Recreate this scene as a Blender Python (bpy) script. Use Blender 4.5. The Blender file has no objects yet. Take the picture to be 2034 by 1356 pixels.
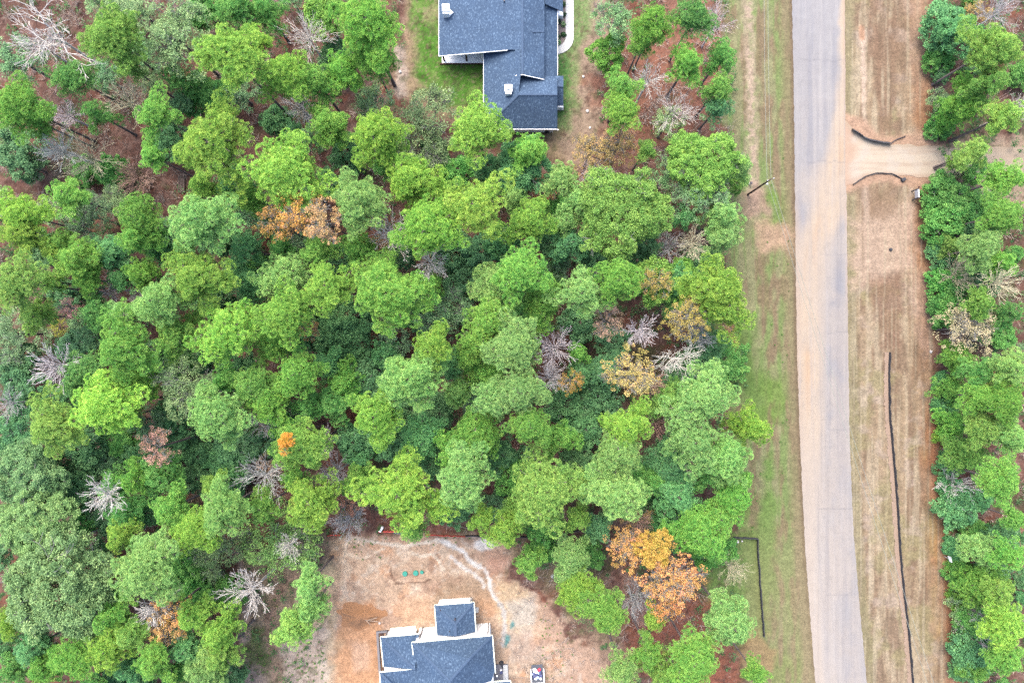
import bpy, math, random
import numpy as np
from mathutils import Vector, Matrix

random.seed(7)
RNG = np.random.default_rng(11)
S = bpy.context.scene
COL = S.collection

# ---------------------------------------------------------------- camera, sky, sun, exposure
CAM_H = 97.0
LENS, SENSOR = 24.0, 36.0
cam_data = bpy.data.cameras.new("camera")
cam_data.lens = LENS; cam_data.sensor_width = SENSOR
cam_data.clip_start = 0.5; cam_data.clip_end = 6000
cam = bpy.data.objects.new("camera", cam_data); COL.objects.link(cam)
cam.location = (0, 0, CAM_H); cam.rotation_euler = (0, 0, 0)
S.camera = cam

SUN_EL, SUN_AZ = math.radians(58), math.radians(-25)      # azimuth from +Y towards +X
W = bpy.data.worlds.new("World"); S.world = W; W.use_nodes = True
nt = W.node_tree; nt.nodes.clear()
sky = nt.nodes.new("ShaderNodeTexSky"); sky.sky_type = 'NISHITA'; sky.sun_disc = False
sky.sun_elevation = SUN_EL; sky.sun_rotation = SUN_AZ
sky.air_density = 1.0; sky.dust_density = 4.0; sky.ozone_density = 1.0
bg = nt.nodes.new("ShaderNodeBackground"); bg.inputs[1].default_value = 0.15
wo = nt.nodes.new("ShaderNodeOutputWorld")
nt.links.new(sky.outputs[0], bg.inputs[0]); nt.links.new(bg.outputs[0], wo.inputs[0])

sl = bpy.data.lights.new("sun", 'SUN'); sl.energy = 1.0; sl.angle = math.radians(45); sl.color = (1.0, 0.95, 0.88)
sun = bpy.data.objects.new("sun", sl); COL.objects.link(sun)
sd = Vector((math.sin(SUN_AZ)*math.cos(SUN_EL), math.cos(SUN_AZ)*math.cos(SUN_EL), math.sin(SUN_EL)))
sun.rotation_euler = sd.to_track_quat('Z', 'Y').to_euler(); sun.location = (0, 0, 120)

S.view_settings.view_transform = 'Standard'; S.view_settings.look = 'None'
S.view_settings.exposure = 2.7; S.view_settings.gamma = 1.0
S.cycles.max_bounces = 6; S.cycles.diffuse_bounces = 4; S.cycles.transmission_bounces = 4
S.cycles.use_adaptive_sampling = True; S.cycles.adaptive_threshold = 0.006
S.cycles.use_denoising = False

# ---------------------------------------------------------------- helpers
PXM = CAM_H*SENSOR/LENS/2034.0          # metres per photo pixel on the ground
def P(px, py, h=0.0):
    """where the sight line of a photo pixel meets height h"""
    k = PXM*(CAM_H-h)/CAM_H
    return Vector(((px-1017)*k, -(py-678)*k, h))

def lin(c):
    c = np.asarray(c, float)/255.0
    return np.where(c <= 0.04045, c/12.92, ((c+0.055)/1.055)**2.4)
ALB = 0.170                              # picture brightness -> surface colour
def A(r, g, b, k=1.0):
    return tuple(float(v) for v in lin((r, g, b))*ALB*k)

def tag(o, label=None, cat=None, group=None, kind=None):
    if label: o["label"] = label
    if cat: o["category"] = cat
    if group: o["group"] = group
    if kind: o["kind"] = kind
    return o

def empty(name, loc, rz=0.0):
    o = bpy.data.objects.new(name, None); COL.objects.link(o)
    o.empty_display_size = 0.3
    o.location = loc; o.rotation_euler = (0, 0, rz)
    return o

class Geo:
    """quads gathered as numpy blocks, built into one mesh"""
    def __init__(self): self.v = []; self.f = []; self.m = []; self.t = []; self.n = 0
    def quads(self, verts, tint=None, mat=0):
        """verts (N,4,3)"""
        verts = np.asarray(verts, float); N = len(verts)
        if N == 0: return
        self.v.append(verts.reshape(-1, 3))
        self.f.append(np.arange(N*4).reshape(N, 4)+self.n); self.n += N*4
        self.m.append(np.full(N, mat, np.int32))
        t = np.full(N, 0.5) if tint is None else np.asarray(tint, float)
        self.t.append(t.ravel() if t.ndim == 2 else np.repeat(np.broadcast_to(t, (N,)), 4))
    def grid(self, pts, tint=0.5, mat=0):
        """pts (R,C,3) shared-vertex sheet"""
        R, C = pts.shape[:2]
        self.v.append(pts.reshape(-1, 3))
        i = np.arange(R*C).reshape(R, C)
        f = np.stack([i[:-1, :-1], i[:-1, 1:], i[1:, 1:], i[1:, :-1]], -1).reshape(-1, 4)+self.n
        self.f.append(f); self.n += R*C
        self.m.append(np.full(len(f), mat, np.int32)); self.t.append(np.full(R*C, tint))
    def tubes(self, segs, sides=4, tint=0.5, mat=0):
        """segs (N,8): p0 p1 r0 r1"""
        segs = np.asarray(segs, float)
        if len(segs) == 0: return
        p0, p1, r0, r1 = segs[:, :3], segs[:, 3:6], segs[:, 6], segs[:, 7]
        d = p1-p0; d /= np.linalg.norm(d, axis=1, keepdims=True)+1e-9
        ref = np.where(np.abs(d[:, 2:3]) < 0.9, np.array([[0, 0, 1.0]]), np.array([[1.0, 0, 0]]))
        a = np.cross(d, ref); a /= np.linalg.norm(a, axis=1, keepdims=True)+1e-9
        b = np.cross(d, a)
        an = np.arange(sides)*2*np.pi/sides
        ring = a[:, None]*np.cos(an)[None, :, None]+b[:, None]*np.sin(an)[None, :, None]
        q0 = p0[:, None]+ring*r0[:, None, None]; q1 = p1[:, None]+ring*r1[:, None, None]
        V = np.concatenate([q0, q1], 1); N = len(segs)
        self.v.append(V.reshape(-1, 3))
        k = np.arange(sides); k2 = (k+1) % sides
        f = np.stack([k, k2, k2+sides, k+sides], -1)
        f = (np.arange(N)[:, None, None]*2*sides+f[None]).reshape(-1, 4)+self.n
        self.f.append(f); self.n += N*2*sides
        self.m.append(np.full(len(f), mat, np.int32)); self.t.append(np.full(N*2*sides, tint))
    def mesh(self, name, mats, smooth=False, colors=None):
        v = np.concatenate(self.v); f = np.concatenate(self.f); m = np.concatenate(self.m); t = np.concatenate(self.t)
        me = bpy.data.meshes.new(name)
        me.vertices.add(len(v)); me.vertices.foreach_set("co", v.astype(np.float32).ravel())
        me.loops.add(f.size); me.loops.foreach_set("vertex_index", f.astype(np.int32).ravel())
        me.polygons.add(len(f)); me.polygons.foreach_set("loop_start", np.arange(0, f.size, 4, dtype=np.int32))
        me.polygons.foreach_set("material_index", m)
        if smooth: me.polygons.foreach_set("use_smooth", np.ones(len(f), bool))
        for x in mats: me.materials.append(x)
        at = me.attributes.new("leaf_tint", 'FLOAT', 'POINT'); at.data.foreach_set("value", t.astype(np.float32))
        if colors is not None:
            ca = me.attributes.new("ground_colour", 'FLOAT_COLOR', 'POINT')
            ca.data.foreach_set("color", np.concatenate([colors, np.ones((len(colors), 1))], 1).astype(np.float32).ravel())
        me.update(calc_edges=True)
        return me

def link(name, me, parent=None, loc=None):
    o = bpy.data.objects.new(name, me); COL.objects.link(o)
    if parent: o.parent = parent
    if loc is not None: o.location = loc
    return o

class MB:
    """plain polygons: boxes, prisms, plates"""
    def __init__(self): self.v = []; self.f = []
    def poly(self, pts):
        i = len(self.v); self.v += [tuple(p) for p in pts]; self.f.append(list(range(i, i+len(pts)))); return self
    def box(self, c, s, rz=0.0, M=None):
        c = Vector(c); R = Matrix.Rotation(rz, 3, 'Z') if M is None else M
        i = len(self.v)
        for x in (-1, 1):
            for y in (-1, 1):
                for z in (-1, 1):
                    self.v.append(tuple(c+R @ Vector((x*s[0]/2, y*s[1]/2, z*s[2]/2))))
        for q in ((0, 1, 3, 2), (4, 6, 7, 5), (0, 4, 5, 1), (2, 3, 7, 6), (0, 2, 6, 4), (1, 5, 7, 3)):
            self.f.append([i+k for k in q])
        return self
    def prism(self, pts, z0, z1):
        """extrude an outline (world xy) between two heights"""
        n = len(pts); i = len(self.v)
        self.v += [(p[0], p[1], z0) for p in pts]+[(p[0], p[1], z1) for p in pts]
        self.f.append([i+k for k in range(n)][::-1]); self.f.append([i+n+k for k in range(n)])
        for k in range(n): self.f.append([i+k, i+(k+1) % n, i+n+(k+1) % n, i+n+k])
        return self
    def slab(self, pts, t):
        """a sloping polygon given depth t downwards"""
        n = len(pts); i = len(self.v)
        self.v += [tuple(p) for p in pts]+[(p[0], p[1], p[2]-t) for p in pts]
        self.f.append([i+k for k in range(n)]); self.f.append([i+n+k for k in range(n)][::-1])
        for k in range(n): self.f.append([i+k, i+n+k, i+n+(k+1) % n, i+(k+1) % n])
        return self
    def cyl(self, p0, p1, r0, r1=None, n=12, cap=True):
        r1 = r0 if r1 is None else r1
        p0, p1 = Vector(p0), Vector(p1); d = (p1-p0).normalized()
        a = d.orthogonal().normalized(); b = d.cross(a); i = len(self.v)
        for p, r in ((p0, r0), (p1, r1)):
            for k in range(n):
                t = 2*math.pi*k/n; self.v.append(tuple(p+a*math.cos(t)*r+b*math.sin(t)*r))
        for k in range(n): self.f.append([i+k, i+(k+1) % n, i+n+(k+1) % n, i+n+k])
        if cap: self.f.append([i+k for k in range(n)][::-1]); self.f.append([i+n+k for k in range(n)])
        return self
    def path(self, pts, r, n=8):
        for p, q in zip(pts[:-1], pts[1:]): self.cyl(p, q, r, r, n)
        return self
    def build(self, name, mat, parent=None, bevel=0.0, smooth=False, loc=None):
        me = bpy.data.meshes.new(name)
        pv = parent.matrix_basis.inverted() if parent and parent.parent is None else None
        if parent and parent.parent is not None: pv = (parent.parent.matrix_basis @ parent.matrix_basis).inverted()
        vs = [pv @ Vector(v) for v in self.v] if pv is not None else self.v
        if parent is None and loc is not None: vs = [Vector(v)-Vector(loc) for v in self.v]
        me.from_pydata(vs, [], self.f); me.materials.append(mat)
        import bmesh
        bm = bmesh.new(); bm.from_mesh(me); bmesh.ops.recalc_face_normals(bm, faces=bm.faces)
        if smooth:
            bmesh.ops.remove_doubles(bm, verts=bm.verts, dist=1e-5)
            for f in bm.faces: f.smooth = True
        bm.to_mesh(me); bm.free()
        o = link(name, me, parent, loc if parent is None else None)
        if bevel:
            b = o.modifiers.new("bevel", 'BEVEL'); b.width = bevel; b.segments = 2; b.limit_method = 'ANGLE'
        return o

# ---------------------------------------------------------------- materials
def new_mat(name):
    m = bpy.data.materials.new(name); m.use_nodes = True
    n = m.node_tree; n.nodes.clear()
    out = n.nodes.new("ShaderNodeOutputMaterial")
    return m, n, out
def N(n, kind, **kw):
    x = n.nodes.new("ShaderNode"+kind)
    for k, v in kw.items(): setattr(x, k, v)
    return x
def mixcol(n, a, b, fac, mode='MIX'):
    x = n.nodes.new("ShaderNodeMix"); x.data_type = 'RGBA'; x.blend_type = mode
    for s, v in ((0, fac), (6, a), (7, b)):
        if hasattr(v, "is_output"): n.links.new(v, x.inputs[s])
        else: x.inputs[s].default_value = v if s == 0 or len(v) == 4 else (*v, 1)
    return x.outputs[2]
def maprange(n, src, a, b, c, d):
    x = N(n, "MapRange"); n.links.new(src, x.inputs[0])
    for i, v in enumerate((a, b, c, d)): x.inputs[i+1].default_value = v
    return x.outputs[0]
def noise(n, vec, scale, detail=4, rough=0.6):
    x = N(n, "TexNoise"); n.links.new(vec, x.inputs["Vector"])
    x.inputs["Scale"].default_value = scale; x.inputs["Detail"].default_value = detail; x.inputs["Roughness"].default_value = rough
    return x.outputs[0]
def grey(n, v):
    x = N(n, "CombineColor")
    for i in range(3): n.links.new(v, x.inputs[i])
    return x.outputs[0]

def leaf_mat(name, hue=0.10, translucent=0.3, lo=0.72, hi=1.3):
    """leaf colour comes from the object's own colour, varied leaf by leaf, with lit tips painted in on needles"""
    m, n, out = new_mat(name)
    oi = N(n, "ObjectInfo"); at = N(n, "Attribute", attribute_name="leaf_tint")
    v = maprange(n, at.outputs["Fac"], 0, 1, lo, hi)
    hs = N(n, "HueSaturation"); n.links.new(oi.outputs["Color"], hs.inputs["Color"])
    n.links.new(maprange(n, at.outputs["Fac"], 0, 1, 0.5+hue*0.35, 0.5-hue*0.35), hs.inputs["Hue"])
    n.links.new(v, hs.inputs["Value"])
    d = N(n, "BsdfDiffuse"); t = N(n, "BsdfTranslucent"); mx = N(n, "MixShader"); mx.inputs[0].default_value = translucent
    n.links.new(hs.outputs[0], d.inputs[0]); n.links.new(hs.outputs[0], t.inputs[0])
    n.links.new(d.outputs[0], mx.inputs[1]); n.links.new(t.outputs[0], mx.inputs[2])
    n.links.new(mx.outputs[0], out.inputs[0])
    return m
def objcol_mat(name, var=0.25, scale=3.0):
    m, n, out = new_mat(name)
    oi = N(n, "ObjectInfo"); tc = N(n, "TexCoord")
    f = maprange(n, noise(n, tc.outputs["Object"], scale), 0.3, 0.7, 1-var, 1+var)
    c = mixcol(n, oi.outputs["Color"], grey(n, f), 1.0, 'MULTIPLY')
    d = N(n, "BsdfDiffuse"); n.links.new(c, d.inputs[0]); n.links.new(d.outputs[0], out.inputs[0])
    return m
def plain(name, col, rough=0.7, var=0.15, scale=2.0, metal=0.0, stretch=(1, 1, 1), bump=0.0, spec=0.3):
    m, n, out = new_mat(name)
    tc = N(n, "TexCoord"); mp = N(n, "Mapping"); mp.inputs["Scale"].default_value = stretch
    n.links.new(tc.outputs["Object"], mp.inputs[0])
    nz = noise(n, mp.outputs[0], scale, 6)
    f = maprange(n, nz, 0.25, 0.75, 1-var, 1+var)
    c = mixcol(n, col, grey(n, f), 1.0, 'MULTIPLY')
    p = N(n, "BsdfPrincipled"); n.links.new(c, p.inputs["Base Color"])
    p.inputs["Roughness"].default_value = rough; p.inputs["Metallic"].default_value = metal
    p.inputs["Specular IOR Level"].default_value = spec
    if bump:
        bp = N(n, "Bump"); bp.inputs["Strength"].default_value = bump; bp.inputs["Distance"].default_value = 0.05
        n.links.new(nz, bp.inputs["Height"]); n.links.new(bp.outputs[0], p.inputs["Normal"])
    n.links.new(p.outputs[0], out.inputs[0])
    return m
def ground_mat(name, lo=0.70, hi=1.30, s1=4.0, s2=0.9, bump=0.5):
    """painted soil and grass colours times fine grain"""
    m, n, out = new_mat(name)
    at = N(n, "Attribute", attribute_name="ground_colour"); tc = N(n, "TexCoord")
    a = maprange(n, noise(n, tc.outputs["Object"], s1, 3, 0.7), 0.3, 0.7, lo, hi)
    b = maprange(n, noise(n, tc.outputs["Object"], s2, 5, 0.65), 0.3, 0.7, 1-(1-lo)*0.6, 1+(hi-1)*0.6)
    c = mixcol(n, at.outputs["Color"], grey(n, a), 1.0, 'MULTIPLY')
    c = mixcol(n, c, grey(n, b), 1.0, 'MULTIPLY')
    p = N(n, "BsdfPrincipled"); n.links.new(c, p.inputs["Base Color"]); p.inputs["Roughness"].default_value = 0.95
    p.inputs["Specular IOR Level"].default_value = 0.1
    if bump:
        bp = N(n, "Bump"); bp.inputs["Strength"].default_value = bump; bp.inputs["Distance"].default_value = 0.06
        n.links.new(a, bp.inputs["Height"]); n.links.new(bp.outputs[0], p.inputs["Normal"])
    n.links.new(p.outputs[0], out.inputs[0])
    return m
def shingle_mat(name):
    m, n, out = new_mat(name)
    tc = N(n, "TexCoord")
    mp = N(n, "Mapping"); mp.inputs["Scale"].default_value = (1.6, 0.8, 1.0); n.links.new(tc.outputs["Object"], mp.inputs[0])
    sp = maprange(n, noise(n, mp.outputs[0], 4.0, 2, 0.5), 0.54, 0.68, 0, 0.85)
    mp2 = N(n, "Mapping"); mp2.inputs["Scale"].default_value = (0.8, 1.5, 1.0); mp2.inputs["Location"].default_value = (7, 3, 1)
    n.links.new(tc.outputs["Object"], mp2.inputs[0])
    dk = maprange(n, noise(n, mp2.outputs[0], 4.2, 2, 0.5), 0.5, 0.68, 0, 1)
    big = maprange(n, noise(n, tc.outputs["Object"], 0.35, 3), 0.3, 0.7, 0.88, 1.12)
    c = mixcol(n, A(96, 128, 166), A(76, 106, 144), dk)
    c = mixcol(n, c, A(154, 188, 224), sp)
    c = mixcol(n, c, grey(n, big), 1.0, 'MULTIPLY')
    p = N(n, "BsdfPrincipled"); n.links.new(c, p.inputs["Base Color"]); p.inputs["Roughness"].default_value = 0.9
    p.inputs["Specular IOR Level"].default_value = 0.25
    n.links.new(p.outputs[0], out.inputs[0])
    return m

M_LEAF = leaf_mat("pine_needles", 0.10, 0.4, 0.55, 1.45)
M_BROAD = leaf_mat("broad_leaves", 0.09, 0.4, 0.5, 1.5)
M_AUTUMN = leaf_mat("autumn_leaves", 0.07, 0.35, 0.65, 1.35)
M_BARK = plain("pine_bark", A(178, 160, 156), 0.95, 0.35, 3.0, stretch=(3, 3, 0.5))
M_TWIG = plain("pale_twig", A(200, 198, 192), 0.9, 0.2, 2.0)
M_BAREBARK = objcol_mat("bare_bark", 0.2, 2.0)
M_GROUND = ground_mat("forest_soil")
M_ROAD = ground_mat("road_surface", 0.93, 1.07, 5.0, 0.7, 0.1)
M_DRIVE = ground_mat("graded_sand", 0.93, 1.07, 5.0, 1.2, 0.25)
M_SHINGLE = shingle_mat("slate_blue_shingles")
M_RIDGE = plain("ridge_shingles", A(104, 134, 172), 0.9, 0.12, 5)
M_WHITE = plain("white_paint", (0.56, 0.56, 0.56), 0.6, 0.04, 1.5)
M_CREAM = plain("cream_fascia", (0.42, 0.44, 0.36), 0.6, 0.05, 1.5)
M_CONC = plain("pale_concrete", (0.23, 0.23, 0.225), 0.85, 0.08, 1.2)
M_GREYCONC = plain("grey_concrete", A(190, 186, 192), 0.9, 0.1, 1.2)
M_BRICK = plain("brown_brick", A(120, 84, 74), 0.9, 0.3, 6)
M_BLACK = plain("black_fabric", (0.02, 0.02, 0.024), 0.8, 0.3, 3)
M_DARKMETAL = plain("dark_metal", (0.03, 0.025, 0.03), 0.5, 0.1, 3)
M_WOOD = plain("weathered_timber", A(150, 128, 116), 0.9, 0.25, 5, stretch=(1, 1, 1))
M_POLE = plain("creosoted_timber", A(104, 72, 68), 0.9, 0.3, 2, stretch=(3, 3, 0.4))
M_LUMBER = plain("new_lumber", A(246, 214, 186), 0.8, 0.1, 4)
M_WIRE = plain("grey_wire", A(215, 222, 205), 0.6, 0.02, 1)
M_SILVER = plain("galvanised_metal", (0.55, 0.57, 0.6), 0.45, 0.08, 3, metal=0.6)
M_TEAL = plain("green_plastic", (0.015, 0.13, 0.095), 0.5, 0.08, 3)
M_REDNET = plain("orange_red_netting", (0.26, 0.04, 0.03), 0.8, 0.25, 4)
M_TARP = plain("pale_blue_tarp", (0.2, 0.26, 0.34), 0.6, 0.15, 3)
M_ROCK = plain("white_rock", (0.27, 0.25, 0.24), 0.9, 0.2, 4, bump=0.3)
M_STEEL = plain("truck_paint", (0.5, 0.5, 0.52), 0.3, 0.03, 1, spec=0.5)
M_BED = plain("bed_liner", A(120, 128, 142), 0.7, 0.15, 4)
M_GLASS = plain("dark_glass", (0.02, 0.025, 0.03), 0.08, 0.02, 1, spec=0.6)
M_TYRE = plain("tyre_rubber", (0.02, 0.02, 0.02), 0.9, 0.1, 3)
M_NAVY = plain("navy_bag", (0.03, 0.035, 0.08), 0.5, 0.2, 4)
M_RED = plain("red_plastic", (0.5, 0.02, 0.04), 0.5, 0.1, 3)
M_MULCH = plain("grey_gravel_mulch", A(190, 172, 168), 0.95, 0.2, 6, bump=0.3)
M_MOUND = plain("orange_dirt", A(226, 166, 118), 0.95, 0.2, 5, bump=0.6)
M_DIRTBANK = plain("tan_dirt", A(214, 184, 160), 0.95, 0.2, 5, bump=0.5)
M_SIGN = plain("sign_panel", (0.2, 0.2, 0.215), 0.5, 0.15, 3)
M_YELLOW = plain("yellow_plastic", (0.55, 0.5, 0.05), 0.5, 0.1, 3)
# ---------------------------------------------------------------- ground colours (own colour of soil, litter, grass)
def vnoise(X, Y, cx, cy=None, seed=0, octaves=1):
    """smooth value noise in 0..1 over photo-pixel coordinates"""
    cy = cy or cx; out = 0; amp = 1; tot = 0
    for o in range(octaves):
        r = np.random.default_rng(seed*13+o)
        T = r.random((256, 256))
        u = X/(cx/2**o)+37.3*(seed+1); v = Y/(cy/2**o)+11.7*(seed+1)
        iu = np.floor(u).astype(int); iv = np.floor(v).astype(int); fu = u-iu; fv = v-iv
        fu = fu*fu*(3-2*fu); fv = fv*fv*(3-2*fv)
        g = lambda a, b: T[(iu+a) % 256, (iv+b) % 256]
        out = out+amp*((g(0, 0)*(1-fu)+g(1, 0)*fu)*(1-fv)+(g(0, 1)*(1-fu)+g(1, 1)*fu)*fv)
        tot += amp; amp *= 0.55
    return out/tot
def sdist(X, Y, poly):
    """signed distance to a polygon, positive inside"""
    poly = np.asarray(poly, float); n = len(poly)
    d = np.full(X.shape, 1e9); ins = np.zeros(X.shape, bool)
    for i in range(n):
        ax, ay = poly[i]; bx, by = poly[(i+1) % n]
        ex, ey = bx-ax, by-ay
        t = np.clip(((X-ax)*ex+(Y-ay)*ey)/(ex*ex+ey*ey+1e-9), 0, 1)
        d = np.minimum(d, np.hypot(X-ax-t*ex, Y-ay-t*ey))
        c = ((ay > Y) != (by > Y)) & (X < (bx-ax)*(Y-ay)/(by-ay+1e-12)+ax)
        ins ^= c
    return np.where(ins, d, -d)
def ldist(X, Y, pts):
    d = np.full(X.shape, 1e9)
    for (ax, ay), (bx, by) in zip(pts[:-1], pts[1:]):
        ex, ey = bx-ax, by-ay
        t = np.clip(((X-ax)*ex+(Y-ay)*ey)/(ex*ex+ey*ey+1e-9), 0, 1)
        d = np.minimum(d, np.hypot(X-ax-t*ex, Y-ay-t*ey))
    return d
def ss(a, b, x):
    t = np.clip((x-a)/(b-a), 0, 1); return t*t*(3-2*t)

ROADL = [(-1400, 1551), (0, 1573), (200, 1577), (480, 1580), (700, 1583), (900, 1590), (1100, 1600), (1300, 1615), (1356, 1620), (2700, 1860)]
ROADR = [(-1400, 1662), (0, 1678), (300, 1680), (500, 1683), (700, 1685), (880, 1688), (1050, 1695), (1200, 1707), (1356, 1722), (2700, 1975)]
def road_edge(tab, y): return np.interp(y, [t[0] for t in tab], [t[1] for t in tab])

def ground_colours(X, Y):
    sh = X.shape
    C = np.zeros(sh+(3,))
    def put(col, m):
        nonlocal C
        c = np.array(A(*col)); C = C*(1-m[..., None])+c*m[..., None]
    n1 = vnoise(X, Y, 60, seed=1, octaves=4); n2 = vnoise(X, Y, 14, seed=2, octaves=3); n3 = vnoise(X, Y, 5, seed=3, octaves=2)
    n4 = vnoise(X, Y, 28, seed=4, octaves=4); st = vnoise(X, Y, 9, 120, seed=5, octaves=3); n6 = vnoise(X, Y, 110, seed=6, octaves=3)
    j = (n4-0.5)*40+(n2-0.5)*18
    def area(poly, col, soft=12, jit=1.0, k=1.0): put(col, k*ss(-soft, soft, sdist(X, Y, poly)+j*jit))
    # forest floor: red-brown needle litter with grey-brown and green patches
    put((152, 112, 98), np.ones(sh)); put((174, 140, 126), ss(0.45, 0.7, n2)); put((124, 90, 80), ss(0.5, 0.75, n4)*0.7)
    put((104, 112, 74), ss(0.56, 0.72, n1)*0.75); put((176, 112, 88), ss(0.58, 0.75, vnoise(X, Y, 40, seed=8, octaves=3))*0.7)
    # brown floor top left, redder
    area([(-50, 90), (330, 330), (640, 430), (660, 330), (500, 180), (300, 60)], (156, 114, 100), 30, 1.0, 0.5)
    # clearing and verge around the upper house
    clear = [(800, -200), (805, 60), (775, 150), (800, 190), (900, 250), (960, 290), (1090, 300), (1130, 330), (1190, 300), (1200, 200), (1215, 60), (1200, -200)]
    area(clear, (200, 176, 140), 16, 0.8); 
    area([(1120, -200), (1120, 330), (1175, 330), (1215, 150), (1200, -200)], (206, 180, 158), 14, 1.0, 0.8)
    lawn = [(812, -200), (818, 40), (825, 110), (822, 150), (850, 190), (900, 215), (962, 215), (980, 250), (965, 100), (880, 100), (880, -200)]
    area(lawn, (112, 168, 66), 14, 0.8); 
    lm = ss(-10, 10, sdist(X, Y, lawn)+j*0.6)
    put((150, 184, 96), lm*ss(0.5, 0.7, n4)*0.8); put((84, 142, 44), lm*ss(0.52, 0.7, n2)*0.7); put((196, 188, 140), lm*ss(0.6, 0.75, n1)*0.7)
    area([(1105, -200), (1105, 262), (1128, 262), (1150, 200), (1142, 120), (1175, 60), (1185, -200)], (150, 186, 112), 12, 0.6, 0.9)
    area([(1105, 110), (1105, 230), (1126, 225), (1132, 150), (1122, 110)], (96, 160, 80), 8, 0.3, 0.8)
    area([(782, 100), (795, 90), (812, 130), (806, 190), (790, 195)], (226, 206, 188), 8, 0.5)
    area([(1160, 170), (1230, 120), (1300, 60), (1440, 60), (1440, 230), (1350, 290), (1240, 290)], (196, 128, 104), 16, 1.2, 0.75)
    # house-to-road wood: pinkish litter between thin trees
    area([(1230, 60), (1450, -100), (1470, 250), (1380, 330), (1290, 330), (1200, 330)], (196, 140, 116), 20, 1.5, 0.6)
    # verge west of the road: green and tan mown strips with a sandy worn line
    vx = X-road_edge(ROADL, Y)
    vm = ss(-150, -120, vx+(n4-0.5)*50+(n2-0.5)*16)*ss(6, 2, vx)
    put((180, 178, 132), vm); put((154, 180, 108), vm*ss(0.38, 0.6, st)*0.85); put((140, 176, 84), vm*ss(0.55, 0.72, n6)*0.8)
    put((170, 140, 116), vm*ss(0.5, 0.7, vnoise(X, Y, 12, 60, seed=21, octaves=3))*0.7)
    put((176, 158, 124), vm*ss(-34, -12, vx)*0.8); put((150, 128, 104), vm*ss(-9, -2, vx)*0.8)
    wx = X-np.interp(Y, [-400, 0, 200, 330, 420, 520, 1400], [1482, 1486, 1492, 1496, 1500, 1535, 1560])
    put((232, 206, 180), ss(17, 6, np.abs(wx)+(n2-0.5)*26)*ss(470, 380, Y+(n2-0.5)*30)*(0.45+0.55*ss(0.4, 0.6, n2)))
    area([(1470, 380), (1520, 370), (1530, 420), (1480, 425)], (214, 180, 158), 10, 0.8, 0.8)
    area([(1500, 440), (1578, 450), (1578, 500), (1510, 505)], (228, 190, 160), 14, 1.0, 0.85)
    area([(1410, 560), (1500, 640), (1512, 820), (1440, 760), (1400, 650)], (128, 164, 84), 18, 1.0, 0.8)
    area([(1440, 640), (1462, 640), (1462, 700), (1440, 690)], (206, 150, 116), 8, 0.6, 0.9)
    # lawn at the lower right
    area([(1390, 1070), (1500, 1040), (1530, 900), (1545, 1050), (1530, 1290), (1470, 1290), (1400, 1200)], (140, 178, 92), 16, 1.0, 0.9)
    area([(1475, 1250), (1530, 1265), (1545, 1320), (1490, 1340), (1470, 1300)], (206, 158, 112), 12, 1.0, 0.8)
    area([(1250, 1180), (1420, 1190), (1480, 1356), (1380, 1420), (1230, 1300)], (192, 122, 96), 18, 1.0, 0.85)
    area([(1235, 1140), (1290, 1160), (1270, 1240), (1240, 1220)], (214, 172, 152), 10, 0.8, 0.8)
    # verge east of the road
    ex = X-road_edge(ROADR, Y)
    edge = np.interp(Y, [-400, 0, 300, 420, 560, 700, 860, 1000, 1150, 1356, 1700], [1836, 1842, 1846, 1846, 1848, 1852, 1858, 1866, 1880, 1895, 1920])+(n4-0.5)*26
    em = ss(-6, -2, ex)*ss(8, -8, X-edge)
    put((200, 172, 142), em); put((218, 194, 164), em*ss(0.45, 0.62, st)*0.9); put((168, 138, 114), em*ss(0.5, 0.66, vnoise(X, Y, 13, 90, seed=22, octaves=3))*0.8)
    put((186, 172, 128), em*ss(0.56, 0.7, n1)*0.7); put((214, 190, 172), em*ss(0.58, 0.72, n4)*0.6)
    put((176, 164, 126), em*ss(26, 10, ex)*0.7)
    put((170, 136, 112), em*ss(0.44, 0.6, vnoise(X, Y, 30, 80, seed=23, octaves=4))*ss(1715, 1730, X)*ss(1800, 1770, X)*ss(330, 250, Y)*0.8)
    eb = lambda poly, col, k=1.0, soft=14: put(col, k*em*ss(-soft, soft, sdist(X, Y, poly)+j))
    eb([(1690, 440), (1800, 400), (1835, 420), (1830, 520), (1760, 560), (1690, 560)], (228, 196, 172), 0.9)
    eb([(1700, 370), (1790, 368), (1780, 430), (1720, 440)], (180, 148, 122), 0.7)
    eb([(1730, 560), (1790, 540), (1795, 690), (1740, 700)], (170, 134, 112), 0.8)
    eb([(1800, 440), (1845, 420), (1848, 700), (1815, 660)], (222, 186, 164), 0.8)
    eb([(1800, 0), (1842, 0), (1842, 280), (1815, 280)], (214, 180, 158), 0.7)
    strip = ss(-46, -14, X-edge)*ss(22, 2, X-edge)
    put((206, 150, 110), strip*(0.35+0.5*ss(0.35, 0.65, n6))*ss(-500, -300, Y)); put((206, 178, 120), strip*ss(0.5, 0.7, vnoise(X, Y, 50, 120, seed=25, octaves=3))*ss(700, 850, Y)*0.6)
    put((226, 150, 108), ss(26, 8, np.abs(X-edge-6))*ss(760, 900, Y)*0.55)
    pl = [(1714, 70), (1716, 60), (1714, 95), (1717, 150), (1716, 180), (1717, 250)]
    put((244, 214, 190), ss(7, 2, ldist(X, Y, pl)+(n2-0.5)*8)); put((228, 178, 146), ss(8, 3, ldist(X, Y, [(1712, 55), (1713, 75)])))
    put((216, 186, 164), ss(9, 3, ldist(X, Y, [(1718, 360), (1722, 440)])+(n2-0.5)*8)*0.8)
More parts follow.
